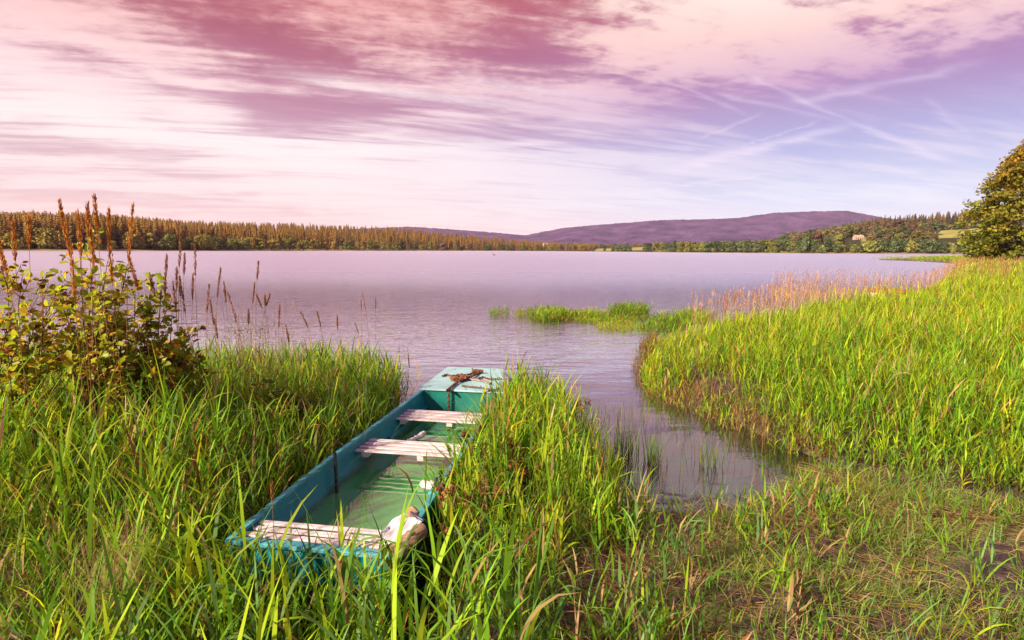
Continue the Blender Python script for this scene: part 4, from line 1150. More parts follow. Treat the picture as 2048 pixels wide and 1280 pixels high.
# --- right bank: the big stand of yellow-green reed grass
A = Acc()
keepF = lambda x, y, px, py, sd, s, t: (sd > -0.22) & (x > 1.2) & ~front_of_bank(px, py) & (px > 1180)
def right_stand(x0, x1, y0, y1, dens, leaves, wl, nseg, hs):
    Q, px, py, sd = sample(x0, x1, y0, y1, dens, lambda x, y, px, py, sd, s, t: keepF(x, y, px, py, sd, s, t) & (px < 2700) & (rng.random(len(x)) < np.clip(0.15 + 2.4 * (patch(x, y, 0.8, 7) - 0.25), 0.12, 1)))
    N = len(Q)
    edge = np.clip((np.interp(px, EFX, EFY) - py) / 90, 0, 1)
    H = rng.uniform(0.48, 0.80, N) * hs * (0.55 + 0.45 * edge) * np.clip(0.62 + sd * 0.35, 0.5, 1.0) * (0.55 + 0.9 * patch(Q[:, 0], Q[:, 1], 0.7, 1)) * np.where(rng.random(N) < 0.06, 1.35, 1.0)
    warm = np.clip((Q[:, 1] - 5) / 5, 0, 1) * (0.5 + patch(Q[:, 0], Q[:, 1], 0.5, 3))
    m_ = rng.random(N) < warm
    reed(A, Q[~m_], H[~m_], leaves, [LG, YG, DG, YL, ST], [5, 3, 2, 0.5, 0.4], wl, nseg=nseg, droop=0.2, dead=0.08)
    reed(A, Q[m_], H[m_], leaves, [YG, YL, LG, OR, ST], [5, 2, 3, 0.25, 0.5], wl, nseg=nseg, droop=0.2, dead=0.08)
    kk = rng.random(N) < 0.5; M = kk.sum()
    ribbons(A, Q[kk] + rng.normal(0, 0.06, (M, 3)) * np.array([1, 1, 0]), rng.uniform(0, 6.28, M), rng.uniform(0.1, 0.6, M), rng.uniform(0.6, 2.0, M), H[kk] * rng.uniform(0.4, 0.8, M), np.full(M, wl * 0.6), 3, pal(M, [BR, ST], [3, 2]), pal(M, [ST, OR, BR], [2, 1, 2]), 'leaf')
right_stand(1.5, 13, 4.0, 9.0, 260, 6, 0.0118, 4, 0.92)
right_stand(2.0, 20, 9.0, 15.0, 180, 5, 0.0145, 4, 0.95)
right_stand(4.0, 27, 15.0, 25.0, 60, 5, 0.021, 3, 1.0)
right_stand(8.0, 46, 25.0, 42.0, 17, 5, 0.036, 3, 1.0)
right_stand(20.0, 92, 42.0, 85.0, 3.6, 5, 0.075, 3, 1.1)
right_stand(60.0, 170, 85.0, 175.0, 1.5, 5, 0.12, 3, 0.9)
stuff('reed_grass', A, 'wide stand of bright yellow-green reed grass filling the right bank', 'reed grass')

# brown dead stems along the water's edge of the right bank
A = Acc()
Q, px, py, sd = sample(1.2, 8, 4.2, 13, 420, lambda x, y, px, py, sd, s, t: (sd > -0.30) & (sd < 0.40) & (px > 1270) & (px < 1700) & (py > 690) & (py < 925) & ~front_of_bank(px, py))
N = len(Q)
ribbons(A, Q, rng.uniform(0, 6.28, N), rng.uniform(0.0, 0.6, N), rng.uniform(0.4, 2.0, N), rng.uniform(0.15, 0.48, N), rng.uniform(0.004, 0.011, N), 4, pal(N, [BR, ST, OR], [4, 2, 2]), pal(N, [BR, ST, OR, DG], [2, 2, 2, 1]), 'leaf', rng.normal(0, 0.6, N))
stuff('dead_stems', A, 'brown dead stems hanging over the water along the right bank', 'dead grass')

# --- the low island of grass out in the water and the fringe between it and the bank
A = Acc()
def px_patch(cx, cy, rx, ry, n):
    a = rng.uniform(0, 6.283, n); r = np.sqrt(rng.random(n))
    pts = [at(cx + rx * r[k] * math.cos(a[k]), cy + ry * r[k] * math.sin(a[k]), 0.0) for k in range(n)]
    return np.array([(p.x, p.y, -0.03) for p in pts])
for cx, cy, rx, ry, n, h, cols, w in (
        (1098, 636, 34, 9, 420, 0.42, [LG, YG, DG, BR], [4, 3, 2, 1]), (1165, 634, 55, 7, 420, 0.30, [YG, LG, OR, DG], [4, 3, 1, 1]), (1258, 628, 40, 9, 520, 0.42, [DG, LG, BR, YG], [3, 4, 1.5, 2]),
        (1215, 642, 60, 7, 300, 0.20, [YG, LG, OR], [3, 3, 1]), (1245, 656, 55, 8, 260, 0.18, [YG, LG, OR], [3, 3, 2]), (1000, 630, 24, 5, 60, 0.34, [DG, OR, LG], [2, 1, 2]), (1048, 632, 22, 6, 80, 0.36, [LG, BR, OR], [3, 1, 1]),
        (1180, 638, 130, 8, 520, 0.24, [DG, LG, BR, OR], [3, 3, 1.5, 1]), (1320, 655, 40, 12, 200, 0.3, [DG, LG, BR], [3, 3, 1]), (1345, 648, 42, 14, 300, 0.40, [LG, YG, BR, DG], [3, 3, 2, 2]), (1305, 700, 22, 22, 130, 0.36, [LG, OR, BR], [2, 1, 2]), (1390, 640, 40, 10, 240, 0.40, [LG, YG, BR], [3, 3, 1]), (1290, 735, 26, 30, 70, 0.34, [DG, BR, OR], [2, 2, 1])):
    n = int(n * 1.6); Q = px_patch(cx, cy, rx, ry, n)
    reed(A, Q, rng.uniform(0.45, 1.2, n) * h * 0.82 + 0.03, 5, cols, w, 0.012, nseg=3, lean=0.6, droop=0.3, dead=0.10, up=1.25)
stuff('reed_island', A, 'low grassy islet standing in the shallow water before the right bank', 'grass')

# --- thin rushes in the pool, sedge tufts
A = Acc()
Q, px, py, sd = sample(0.6, 3.4, 4.0, 7.0, 190, lambda x, y, px, py, sd, s, t: (sd < 0.05) & (px > 1190) & (px < 1640) & (rng.random(len(x)) < np.clip(0.05 + 2.0 * (patch(x, y, 1.8, 4) - 0.35) + 0.45 * np.exp(-(np.abs(sd) / 0.25)), 0.02, 1)))
N = len(Q); Q[:, 2] = -0.05
ribbons(A, Q, rng.uniform(0, 6.28, N), rng.uniform(0, 0.3, N), rng.uniform(0.1, 0.9, N), rng.uniform(0.10, 0.36, N), np.full(N, 0.004), 4, pal(N, [DG, BR], [2, 3]), pal(N, [LG, BR, PK], [2, 2, 1]), 'leaf')
stuff('pool_rushes', A, 'thin scattered rush stems standing in the shallow pool', 'rushes')
TUFT_LAB = ['dark green rush tuft standing in the pool beside the reeds', 'smaller loose rush tuft in the pool, right of the dark tuft', 'brownish thin rush tuft at the edge of the pool']
for i, (cx, cy, n, h) in enumerate(((1248, 915, 90, 0.36), (1308, 928, 70, 0.30), (1420, 930, 40, 0.28))):
    A = Acc(); c = at(cx, cy, 0)
    Q = np.stack([c.x + rng.normal(0, 0.055, n), c.y + rng.normal(0, 0.055, n), np.full(n, -0.06)], 1)
    ribbons(A, Q, rng.uniform(0, 6.28, n), rng.uniform(0, 0.22, n), rng.uniform(0.1, 0.6, n), rng.uniform(0.7, 1.1, n) * h + 0.06, np.full(n, 0.0055), 4, pal(n, [DG, BR], [3, 2]), pal(n, [DG, LG, OR], [3, 2, 0.5]), 'leaf')
    tag(link('rush_tuft', A.mesh('rush_tuft', True), M_GRASS), TUFT_LAB[i], 'rush tuft', 'rush tufts in the pool')

# --- grass with pink and orange seed heads beyond the right bank, standing in shallow water and on the shore
def head_strokes(A, tip, L, R, n, col, ax):
    """spikelets up a seed head: tip (N,3), ax (N,3) direction of the head"""
    N = len(tip)
    for k in range(n):
        f = (k + rng.random(N)) / n
        wv = np.sin(np.pi * np.clip(f * 0.88 + 0.06, 0, 1)) ** 0.8
        b = tip - ax * (L * f)[:, None]
        a = rng.uniform(0, 6.283, N)
        ribbons(A, b + np.stack([np.cos(a), np.sin(a), 0 * a], 1) * (R * wv * 0.35)[:, None], a, rng.uniform(0.15, 0.5, N), rng.uniform(0.2, 0.7, N), np.maximum(0.25 * L * rng.uniform(0.7, 1.2, N), 0.02), R * wv * rng.uniform(0.7, 1.3, N) + 0.0015, 2, col * rng.uniform(0.7, 1.2, (N, 1)), col * rng.uniform(0.8, 1.3, (N, 1)), 'spike')
def seed_grass(A, Q, H, hl, hr, cols, w, n=9, sw=0.004):
    N = len(Q)
    if N == 0: return
    az = rng.normal(0.3, 1.2, N); th0 = np.abs(rng.normal(0, 0.06, N)); th1 = np.abs(rng.normal(0, 0.22, N))
    c = pal(N, cols, w)
    P = ribbons(A, Q, az, th0, th1, H, np.full(N, sw), 4, c * 0.8, c, 'stem')
    ax = P[:, -1] - P[:, -2]; ax /= np.linalg.norm(ax, axis=1)[:, None]
    head_strokes(A, P[:, -1] + ax * (hl * 0.2)[:, None], hl, np.full(N, hr), n, c, ax)
A = Acc()
PKC = [PK, OR, (0.34, 0.17, 0.08), (0.20, 0.09, 0.06)]
def px_scatter(x0, x1, yl, n):
    P = []
    for _ in range(n):
        px = rng.uniform(x0, x1); lo, hi = yl(px); py = lo + (hi - lo) * rng.random()
        p = at(px, py, 0.0); P.append((p.x, p.y, -0.05))
    return np.array(P)
for x0, x1, yl, n, hh in ((1440, 1700, lambda p: (np.interp(p, [1440, 1560, 1700], [650, 592, 585]), np.interp(p, [1440, 1700], [668, 634])), 320, 0.92), (1540, 1880, lambda p: (562, 612), 560, 0.95), (1380, 1560, lambda p: (630, 676), 130, 0.85)):
    Q = px_scatter(x0, x1, yl, n)
    seed_grass(A, Q, rng.uniform(0.65, 1.15, n) * hh, rng.uniform(0.14, 0.24, n), 0.019, PKC, [5, 2, 3, 1], 8, 0.008)
n = 150; Q = px_scatter(1715, 1850, lambda p: (596, 608), n)
seed_grass(A, Q, rng.uniform(0.5, 0.95, n), rng.uniform(0.14, 0.24, n), 0.019, PKC, [5, 2, 3, 1], 8, 0.008)
Q = px_scatter(1545, 1800, lambda p: (584, 612), 420)
reed(A, Q, rng.uniform(0.3, 0.62, len(Q)), 4, [OR, YL, ST, PK], [3, 2, 2, 2], 0.014, nseg=3, lean=0.2, droop=0.15)
# on the shore, further right
for x0, x1, y0, y1, d, wd in ((9, 44, 15, 40, 8.0, 0.010), (25, 95, 40, 85, 3.2, 0.02)):
    Q, px, py, sd = sample(x0, x1, y0, y1, d, lambda x, y, px, py, sd, s, t: (sd > -1.0) & (px > 1700) & (px < 2150) & (py < np.interp(px, [1700, 1850, 2050], [612, 604, 580])) & (rng.random(len(x)) < np.clip(2.4 * (patch(x, y, 0.35, 6) - 0.25), 0.05, 1)))
    seed_grass(A, Q, rng.uniform(0.85, 1.3, len(Q)), rng.uniform(0.14, 0.24, len(Q)), wd * 1.7, PKC, [4, 3, 3, 0.5], 6, wd)
stuff('seed_grass', A, 'pink and orange seeding grass along the far edge of the right bank', 'seed grass')

# ------------------------------------------------------------------ single plants one can tell apart
M_SEED = leaf_mat('seed_heads', 0.25, 0.75, 0.1)
M_SHRUB = leaf_mat('shrub_leaves', 0.55, 0.45, 0.3)
def ground_z(x, y): return float(near_h(np.array([[x, y]]))[0])
def seed_stalk(px, py, Y, hl, label, lean=0.0, col=(0.30, 0.125, 0.030), rad=0.011, group='grass stalks with seed heads on the left bank', bend=0.0):
    """one tall stalk whose head tops out at this place in the photograph, standing at depth Y"""
    top = at_depth(px, py, Y)
    bx = top.x - lean; by = Y + random.uniform(-0.1, 0.1)
    gz = min(ground_z(bx, by), 0.5) - 0.03
    t = thing('grass_stalk', label, 'seed stalk', (bx, by, gz), 0, group)
    L = top - Vector((bx, by, gz))
    tt = np.linspace(0, 1, 9)
    pts = np.stack([L.x * tt ** 2, L.y * tt ** 2, L.z * tt], 1)
    if bend: 
        k = np.clip((tt - 0.7) / 0.3, 0, 1); pts[:, 0] += bend * (k ** 2); pts[:, 2] -= abs(bend) * 0.5 * k ** 2
    V, F = tube_np(pts, np.linspace(0.0028, 0.0013, 9), 5)
    A = Acc(); A.add(V, F, np.tile([[0.20, 0.11, 0.035]], (len(V), 1)))
    link('stem', A.mesh('stem', True), M_SEED, t)
    A = Acc(); n = 170
    f = rng.random(n); d = 1 - f * hl / max(L.z, 0.1)
    P = np.stack([np.interp(d, tt, pts[:, k]) for k in range(3)], 1)
    a = rng.uniform(0, 6.283, n); env = np.sin(np.pi * np.clip(f * 0.85 + 0.07, 0, 1)) ** 0.7
    P = P + np.stack([np.cos(a), np.sin(a), 0 * a], 1) * (rad * env * rng.uniform(0.1, 0.8, n))[:, None]
    c = np.array(col) * rng.uniform(0.6, 1.35, (n, 1)) * rng.uniform(0.9, 1.1, (n, 3))
    ribbons(A, P, a, rng.uniform(0.05, 0.4, n), rng.uniform(0.0, 0.4, n), rng.uniform(0.014, 0.026, n) * (rad / 0.011), rng.uniform(0.003, 0.006, n) * (rad / 0.011), 2, c, c * 1.15, 'spike', rng.normal(0, 0.8, n))
    link('seed_head', A.mesh('seed_head', True), M_SEED, t)
    return t
S1 = [  # zoomed tip positions on the left: x, y, depth, head length, bend, label
    (365, 58, 2.7, .20, -.05, 'orange seed head with a dark tip curving left, highest left one over the shrub'), (500, 78, 2.6, .17, .02, 'seed head leaning right beside the tallest one over the shrub'), (540, 35, 2.6, .20, .02, 'tallest orange seed head, straight up above the shrub'),
    (632, 115, 2.9, .17, 0, 'orange seed head before the dark spruces, between the tallest and the slim leaning one'), (757, 85, 2.7, .30, .04, 'slim long seed head leaning right, alone at the right of the tall group'), (362, 130, 2.6, .24, -.02, 'thick bright orange seed head at the left of the tall group'),
    (450, 130, 2.6, .24, .01, 'thick bright orange seed head in the middle of the tall group'), (78, 190, 2.6, .20, -.01, 'orange upright seed head near the left edge of the photo'), (155, 145, 2.7, .18, .03, 'orange seed head slanting right near the left edge'),
    (8, 255, 2.3, .20, -.06, 'orange seed stalk arching in from the left edge'), (628, 265, 2.7, .26, .01, 'orange seed head rising from brown leaves right of the shrub top'), (415, 330, 2.6, .30, 0, 'long brown-orange seed head low in the shrub centre'), (520, 235, 2.7, .2, .02, 'orange seed head directly left of the topmost green leaves'),
    (1042, 282, 4.6, .24, .03, 'pale seed head crossing the far shoreline, left of the taller dark one'), (1128, 318, 4.6, .26, .02, 'dark seed head touching the far shoreline'), (960, 380, 4.5, .16, .03, 'short seed head slanting right over open water'), (1064, 370, 4.7, .18, .03, 'seed head just below the shoreline between two taller ones'),
    (772, 392, 4.0, .22, -.05, 'seed head slanting left over the water at the shrub side'), (1018, 450, 4.6, .2, .03, 'brown seed head over the water above the brown leaf tuft'), (1272, 450, 5.0, .28, .04, 'lone tall brown seed head over open water'), (1120, 492, 4.8, .22, .01, 'seed head directly below the one touching the shoreline'),
    (1495, 418, 5.6, .18, .03, 'highest seed head of the right-hand group over the water'), (1476, 545, 5.6, .2, .02, 'seed head directly below the highest of the right-hand group'), (1208, 552, 5.0, .26, .03, 'long brown seed head left of the lone tall one'), (1302, 538, 5.2, .2, .0, 'thin seed head right of the lone tall one'),
    (1338, 592, 5.2, .3, -.05, 'dark long seed head leaning left near the dry tuft'), (1046, 512, 4.7, .16, .0, 'short upright seed head right of the brown leaf tuft'), (885, 486, 4.2, .18, -.04, 'seed head leaning left over the brown leaf tuft'), (955, 480, 4.4, .2, .02, 'seed head leaning right over the brown leaf tuft'),
    (1512, 602, 5.8, .14, -.08, 'nodding seed head bent left above the dry tuft'), (1550, 598, 5.8, .14, .08, 'nodding seed head bent right above the dry tuft'), (1620, 668, 5.9, .26, .03, 'brown seed head at the right of the dry tuft'), (1540, 612, 5.8, .12, .01, 'short seed head between the two nodding ones'),
    (1764, 706, 6.3, .2, -.06, 'thin stalk leaning left over the water, right of the dry tuft'), (1850, 705, 6.4, .2, -.03, 'thin stalk over the water in the middle of three'), (1962, 735, 6.5, .16, .0, 'thin upright stalk at the right of three over the water'), (1665, 790, 6.2, .2, -.01, 'low thin stalk right beside the dry tuft'),
    (1256, 750, 5.4, .2, -.03, 'low brown seed head among the dry stems left of the tuft'), (1440, 700, 5.6, .16, .02, 'low seed head just left of the dry tuft'), (1230, 640, 5.2, .24, -.03, 'slanting seed head crossing the stems left of the dry tuft'), (1060, 540, 4.6, .26, -.03, 'long seed head leaning left before the water'), (1010, 540, 4.5, .24, -.01, 'long brown seed head at the right of the shrub')]
for x, y, Y, hl, bd, lab in S1:
    warm = x < 800
    if Y < 3.2: Y += 1.0; hl *= 1.25
    seed_stalk(x * 0.3438, 380 + y * 0.3438, Y, hl, lab, lean=bd * 2.2, col=(0.36, 0.13, 0.022) if warm else (0.24, 0.105, 0.055), rad=0.015 if warm else 0.0125, bend=bd * 0.5)
for x, y, Y, hl, bd, lab in ((80, 590, 6.6, .22, -.05, 'curved seed stalk over the water left of the boat'), (64, 645, 6.6, .12, 0, 'short-headed thin stalk beside the curved one'), (150, 628, 6.7, .14, 0, 'thin upright stalk with narrow head right of the curved one'), (40, 768, 6.6, .14, -.06, 'low bent stalk at the top of the left reeds'),
                             (912, 978, 5.6, .14, .04, 'pink seed head behind the right corner of the foredeck')):
    seed_stalk(700 + x * 0.3438, 380 + y * 0.3438, Y, hl, lab, lean=bd * 2, col=(0.26, 0.12, 0.07), rad=0.008, bend=bd * 0.4)
seed_stalk(400 + 418 * .3438, 720 + 718 * .3438, 2.75, 0.10, 'brown seed head standing just outside the left rail of the boat', col=(0.22, 0.09, 0.04), rad=0.010)
DR = Acc()
c = at_depth(497, 668, 5.9)
n = 150
Q = np.stack([c.x + rng.normal(0, 0.12, n), c.y + rng.normal(0, 0.1, n), c.z + rng.normal(0, 0.05, n)], 1)
ribbons(DR, Q, rng.uniform(0, 6.28, n), rng.uniform(0.2, 1.9, n), rng.uniform(0.6, 2.6, n), rng.uniform(0.05, 0.16, n), np.full(n, 0.006), 3, pal(n, [DG, BR], [2, 3]), pal(n, [BR, DG], [2, 1]), 'leaf')
n = 26
Q = np.stack([c.x + rng.normal(0, 0.16, n), c.y + rng.normal(0, 0.14, n), np.full(n, 0.05)], 1)
ribbons(DR, Q, rng.uniform(0, 6.28, n), rng.uniform(0.0, 0.1, n), rng.uniform(0.0, 0.2, n), np.full(n, c.z), np.full(n, 0.005), 4, pal(n, [BR, OR], [2, 2]), pal(n, [BR, PK], [2, 2]), 'stem')
tag(link('dry_tuft', DR.mesh('dry_tuft', True), M_GRASS), 'dark tangled dry tuft on thin stems over the water', 'plant')

# club-rushes with brown flower clusters
def club_rush(px, py, Y, label, group):
    top = at_depth(px, py, Y)
    bx, by = top.x + random.uniform(-0.06, 0.06), Y + random.uniform(0.0, 0.1)
    gz = ground_z(bx, by) - 0.03
    t = thing('club_rush', label, 'rush', (bx, by, gz), 0, group)
    L = top - Vector((bx, by, gz)); tt = np.linspace(0, 1, 7)
    pts = np.stack([L.x * tt ** 1.6, L.y * tt ** 1.6, L.z * tt], 1)
    V, F = tube_np(pts, np.linspace(0.0035, 0.002, 7), 5)
    A = Acc(); A.add(V, F, np.tile([[0.075, 0.105, 0.02]], (len(V), 1))); link('stem', A.mesh('stem', True), M_SEED, t)
    A = Acc(); n = 46
    u = rng.normal(size=(n, 3)); u /= np.linalg.norm(u, axis=1)[:, None]
    R = random.uniform(0.026, 0.040)
    lob = rng.normal(size=(6, 3)) * R * 0.55
    P = np.array([L.x, L.y, L.z]) + lob[rng.integers(0, 6, n)] + u * R * 0.42
    V, F = cards(P, u, rng.uniform(0.006, 0.012, n), rng)
    c_ = np.array([0.19, 0.075, 0.030]) * rng.uniform(0.5, 1.5, (n, 1)); A.add(V, F, np.repeat(c_, 4, 0))
    for k in range(6):
        V, F = tube_np([(L.x, L.y, L.z - R * 0.6), tuple(np.array([L.x, L.y, L.z]) + lob[k] * 1.1)], [0.0015, 0.001], 4); A.add(V, F, np.tile([[0.12, 0.07, 0.03]], (len(V), 1)))
    link('flower_cluster', A.mesh('flower_cluster'), M_SEED, t)
Z4 = lambda x, y: (400 + x * .3438, 720 + y * .3438)
Z6 = lambda x, y: (700 + x * .375, 800 + y * .375)
RR = [(Z4(1540, 430), 3.9), (Z4(1740, 420), 4.1), (Z4(1640, 400), 4.2), (Z4(1460, 655), 3.3), (Z4(1390, 745), 3.1), (Z4(1455, 755), 3.1), (Z4(1400, 800), 3.05), (Z4(1550, 810), 3.2), (Z4(1850, 540), 3.8), (Z4(1860, 640), 3.5), (Z4(1810, 605), 3.6), (Z4(1750, 540), 3.7), (Z4(1950, 510), 3.9), (Z4(1980, 615), 3.7), (Z4(1570, 525), 3.6), (Z4(1640, 745), 3.3), (Z4(1750, 770), 3.3), (Z4(1900, 660), 3.5), (Z4(2005, 720), 3.5),
      (Z6(1240, 340), 3.9), (Z6(1300, 375), 3.9), (Z6(990, 250), 4.0), (Z6(1070, 190), 4.4), (Z6(900, 345), 3.7), (Z6(800, 490), 3.2), (Z6(700, 150), 4.2), (Z6(850, 240), 3.9), (Z6(1110, 110), 4.8), (Z6(1245, 425), 3.7), (Z6(610, 525), 3.1), (Z6(505, 690), 2.8), (Z6(1210, 20), 5.2), (Z6(1258, 15), 5.3), (Z6(1150, 120), 4.6)]
RLAB = ['before the right end of the middle bench', 'at the top of the reeds right of the boat', 'over the rowlock at the right side of the boat', 'in the middle of the reeds right of the boat', 'at the pool edge of the right-hand reeds', 'low in the reeds by the boat stern']
for i, ((x, y), Y) in enumerate(RR):
    lab = RLAB[5] if y > 990 else (RLAB[2] if x < 960 and y > 930 else (RLAB[0] if x < 960 else (RLAB[1] if y < 872 else (RLAB[4] if x > 1120 else RLAB[3]))))
    club_rush(x, y, Y, 'brown flower cluster of a club-rush ' + lab, 'club-rushes right of the boat')
for i, ((x, y), Y) in enumerate([(Z4(210, 425), 4.2), (Z4(272, 455), 4.1), (Z4(290, 495), 4.0), (Z4(422, 432), 4.3), (Z4(252, 672), 3.5), (Z4(330, 262), 4.8), (Z4(390, 515), 4.0), (Z4(545, 240), 4.9), (Z4(380, 400), 4.3)]):
    club_rush(x, y, Y, 'brown flower cluster of a club-rush in the reeds left of the boat, %s' % ('higher up' if y < 875 else 'lower down'), 'club-rushes left of the boat')

# leafy shrubs at the left
def leaf_blades(A, P, D, size, cols):
    """rounded leaves folded along the midrib: P base, D direction"""
    n = len(P)
    D = D / (np.linalg.norm(D, axis=1)[:, None] + 1e-9)
    up = np.array([-0.35, -0.35, 0.8]) + rng.normal(size=(n, 3)) * 0.55
    S = np.cross(D, up); S /= np.linalg.norm(S, axis=1)[:, None] + 1e-9
    U = np.cross(S, D)
    s = size[:, None]; fo = rng.uniform(0.02, 0.22, (n, 1)); cu = rng.uniform(-0.25, 0.05, (n, 1))
    b = P; tip = P + D * s + U * s * cu
    r1 = P + D * s * 0.30 + S * s * 0.31 + U * s * fo; r2 = P + D * s * 0.74 + S * s * 0.27 + U * s * (fo + cu * 0.5)
    l1 = P + D * s * 0.30 - S * s * 0.31 + U * s * fo; l2 = P + D * s * 0.74 - S * s * 0.27 + U * s * (fo + cu * 0.5)
    V = np.stack([b, r1, r2, tip, l2, l1], 1)
    i = np.arange(n)[:, None] * 6
    F = np.concatenate([i + np.array([0, 1, 2, 3]), i + np.array([0, 3, 4, 5])])
    A.add(V.reshape(-1, 3), F, np.repeat(cols, 6, 0))
def shrub(label, bpx, Y, tips, green, dead_share):
    b = at_depth(bpx, 1000, Y); gz = ground_z(b.x, Y) - 0.05
    t = thing('shrub', label, 'shrub', (b.x, Y, gz), 0, 'leafy shrubs on the left bank')
    o = np.array([b.x, Y, gz])
    W_, G_, D_ = Acc(), Acc(), Acc()
    def leaves_on(pts, n, f0):
        tt = np.linspace(0, 1, len(pts))
        f = np.concatenate([rng.uniform(f0, 1, n), [1.0, 0.98, 0.96]]); n = len(f)
        P = np.stack([np.interp(f, tt, pts[:, k]) for k in range(3)], 1)
        T = pts[-1] - pts[0]; T = T / np.linalg.norm(T)
        D = rng.normal(size=(n, 3)) * np.array([1, 1, 0.5]) + T * 0.5 + np.array([0, 0, 0.25])
        dn = rng.random(n) < dead_share
        sz = rng.uniform(0.040, 0.076, n)
        D0 = D / np.linalg.norm(D, axis=1)[:, None]
        P = P + D0 * 0.012
        c_ = pal(n, green, np.ones(len(green)), 0.3)
        if (~dn).any(): leaf_blades(G_, P[~dn], D[~dn], sz[~dn], c_[~dn])
        if dn.any(): leaf_blades(D_, P[dn], D[dn] - np.array([0, 0, 0.9]), sz[dn] * 0.8, pal(dn.sum(), [(0.16, 0.055, 0.016), (0.22, 0.085, 0.02), (0.09, 0.035, 0.015)], [2, 1.5, 1.5], 0.3))
    for px, py, dy in tips:
        tip = np.array(tuple(at_depth(px, py + 8, Y + dy))) - o
        st = np.array([random.uniform(-0.12, 0.12), random.uniform(-0.1, 0.1), 0])
        mid = st * 0.5 + tip * 0.5 + np.array([random.uniform(-0.1, 0.1), random.uniform(-0.1, 0.1), 0.08])
        tt = np.linspace(0, 1, 12)[:, None]
        p = st * (1 - tt) ** 2 + 2 * mid * tt * (1 - tt) + tip * tt ** 2
        V, F = tube_np(p, np.linspace(0.009, 0.0022, 12), 6); W_.add(V, F)
        leaves_on(p, 18, 0.5)
        for _ in range(6):
            f = random.uniform(0.5, 0.93); q0 = np.array([np.interp(f, tt[:, 0], p[:, k]) for k in range(3)])
            d = np.array([random.uniform(-1, 1), random.uniform(-1, 1), random.uniform(0.1, 1.0)]); d /= np.linalg.norm(d)
            ln = random.uniform(0.10, 0.34) * (1.15 - 0.6 * f)
            q = np.stack([q0 + d * ln * s + np.array([0, 0, 0.06]) * s * s for s in np.linspace(0, 1, 6)])
            V, F = tube_np(q, np.linspace(0.0035, 0.0015, 6), 5); W_.add(V, F)
            leaves_on(q, 7, 0.25)
    link('stems', W_.mesh('stems', True), M_TWIG, t); link('leaves', G_.mesh('leaves'), M_SHRUB, t)
    if D_.n: link('withered_leaves', D_.mesh('withered_leaves'), M_GRASS, t)
GW = [(0.36, 0.36, 0.018), (0.24, 0.30, 0.015), (0.40, 0.27, 0.018)]
shrub('tallest leafy shrub with brown withered leaves under the orange seed heads', 190, 4.1, [(190, 452, 0), (160, 505, .1), (215, 515, -.1), (255, 520, .1), (130, 560, 0), (235, 585, -.2), (185, 600, -.3), (150, 640, -.2), (225, 650, .2), (280, 640, 0), (110, 640, .2), (205, 560, .2), (245, 620, .25), (175, 700, -.3), (250, 720, -.3)], GW, 0.24)
shrub('leafy shrub cut by the left edge of the photo, with reddish leaves', 40, 3.9, [(12, 520, 0), (45, 540, .1), (85, 545, 0), (25, 600, -.2), (95, 600, .1), (60, 640, -.1), (-40, 560, 0), (-20, 640, .2), (15, 690, -.2)], GW, 0.28)
shrub('lower leafy shrub sloping down toward the reeds and the open water', 330, 4.5, [(303, 560, 0), (325, 555, .1), (345, 605, 0), (290, 620, -.1), (372, 680, 0), (400, 705, .1), (350, 700, -.2), (315, 680, -.2), (410, 735, 0), (265, 700, -.2), (370, 750, -.3)], [(0.32, 0.35, 0.018), (0.20, 0.28, 0.015), (0.36, 0.30, 0.018)], 0.16)
shrub('leafy shrub filling the gap between the tallest shrub and the lower one', 230, 4.4, [(60, 600, 0), (120, 575, .1), (180, 650, -.1), (240, 640, .1), (300, 650, 0), (330, 690, .1), (385, 655, 0), (345, 590, .2), (270, 560, .1), (90, 660, -.2), (210, 720, -.3), (310, 740, -.3), (395, 700, -.1), (150, 730, -.3)], [(0.36, 0.36, 0.018), (0.22, 0.29, 0.015), (0.42, 0.25, 0.018)], 0.22)
shrub('small leafy shrub among the reeds halfway to the boat', 575, 4.6, [(565, 775, 0), (590, 790, .1), (610, 800, 0), (540, 800, -.1), (570, 830, -.1)], [(0.13, 0.17, 0.014), (0.09, 0.13, 0.012)], 0.12)

# low broad-leaved weeds by the dark mud, with a few yellow flowers
A = Acc(); n = 900
Q, px, py, sd = sample(-1.5, 0.5, 1.4, 2.5, 700, lambda x, y, px, py, sd, s, t: (s < -0.12) & (px > 640) & (px < 1120) & (rng.random(len(x)) < np.clip(3 * (patch(x, y, 3.0) - 0.38), 0, 1)))
n = len(Q); Q[:, 2] += rng.uniform(0.01, 0.12, n)
leaf_blades(A, Q, rng.normal(size=(n, 3)) * np.array([1, 1, 0.4]), rng.uniform(0.012, 0.03, n), pal(n, [(0.04, 0.09, 0.012), (0.07, 0.13, 0.016)], [2, 1]))
stuff('weeds', A, 'low dark broad-leaved weeds on the mud behind the boat stern', 'weeds')
for i, (px, py) in enumerate(((873, 1218), (966, 1257), (995, 1218), (930, 1150))):
    p = at(px, py, 0.36)
    A = Acc(); V, F = tube_np([(0, 0, -0.16), (0.005, 0, -0.06), (0, 0, 0)], [0.0012, 0.001, 0.001], 4); A.add(V, F, np.tile([[0.06, 0.1, 0.02]], (len(V), 1)))
    u = np.arange(5) / 5 * 6.283
    D = np.stack([np.cos(u), np.sin(u), 0 * u + 0.4], 1)
    leaf_blades(A, np.zeros((5, 3)), D, np.full(5, 0.009), np.tile([[0.6, 0.42, 0.01]], (5, 1)))
    o = link('yellow_flower', A.mesh('yellow_flower'), M_GRASS); o.location = p
    tag(o, 'tiny yellow flower low in the weeds behind the boat stern', 'flower', 'tiny yellow flowers')

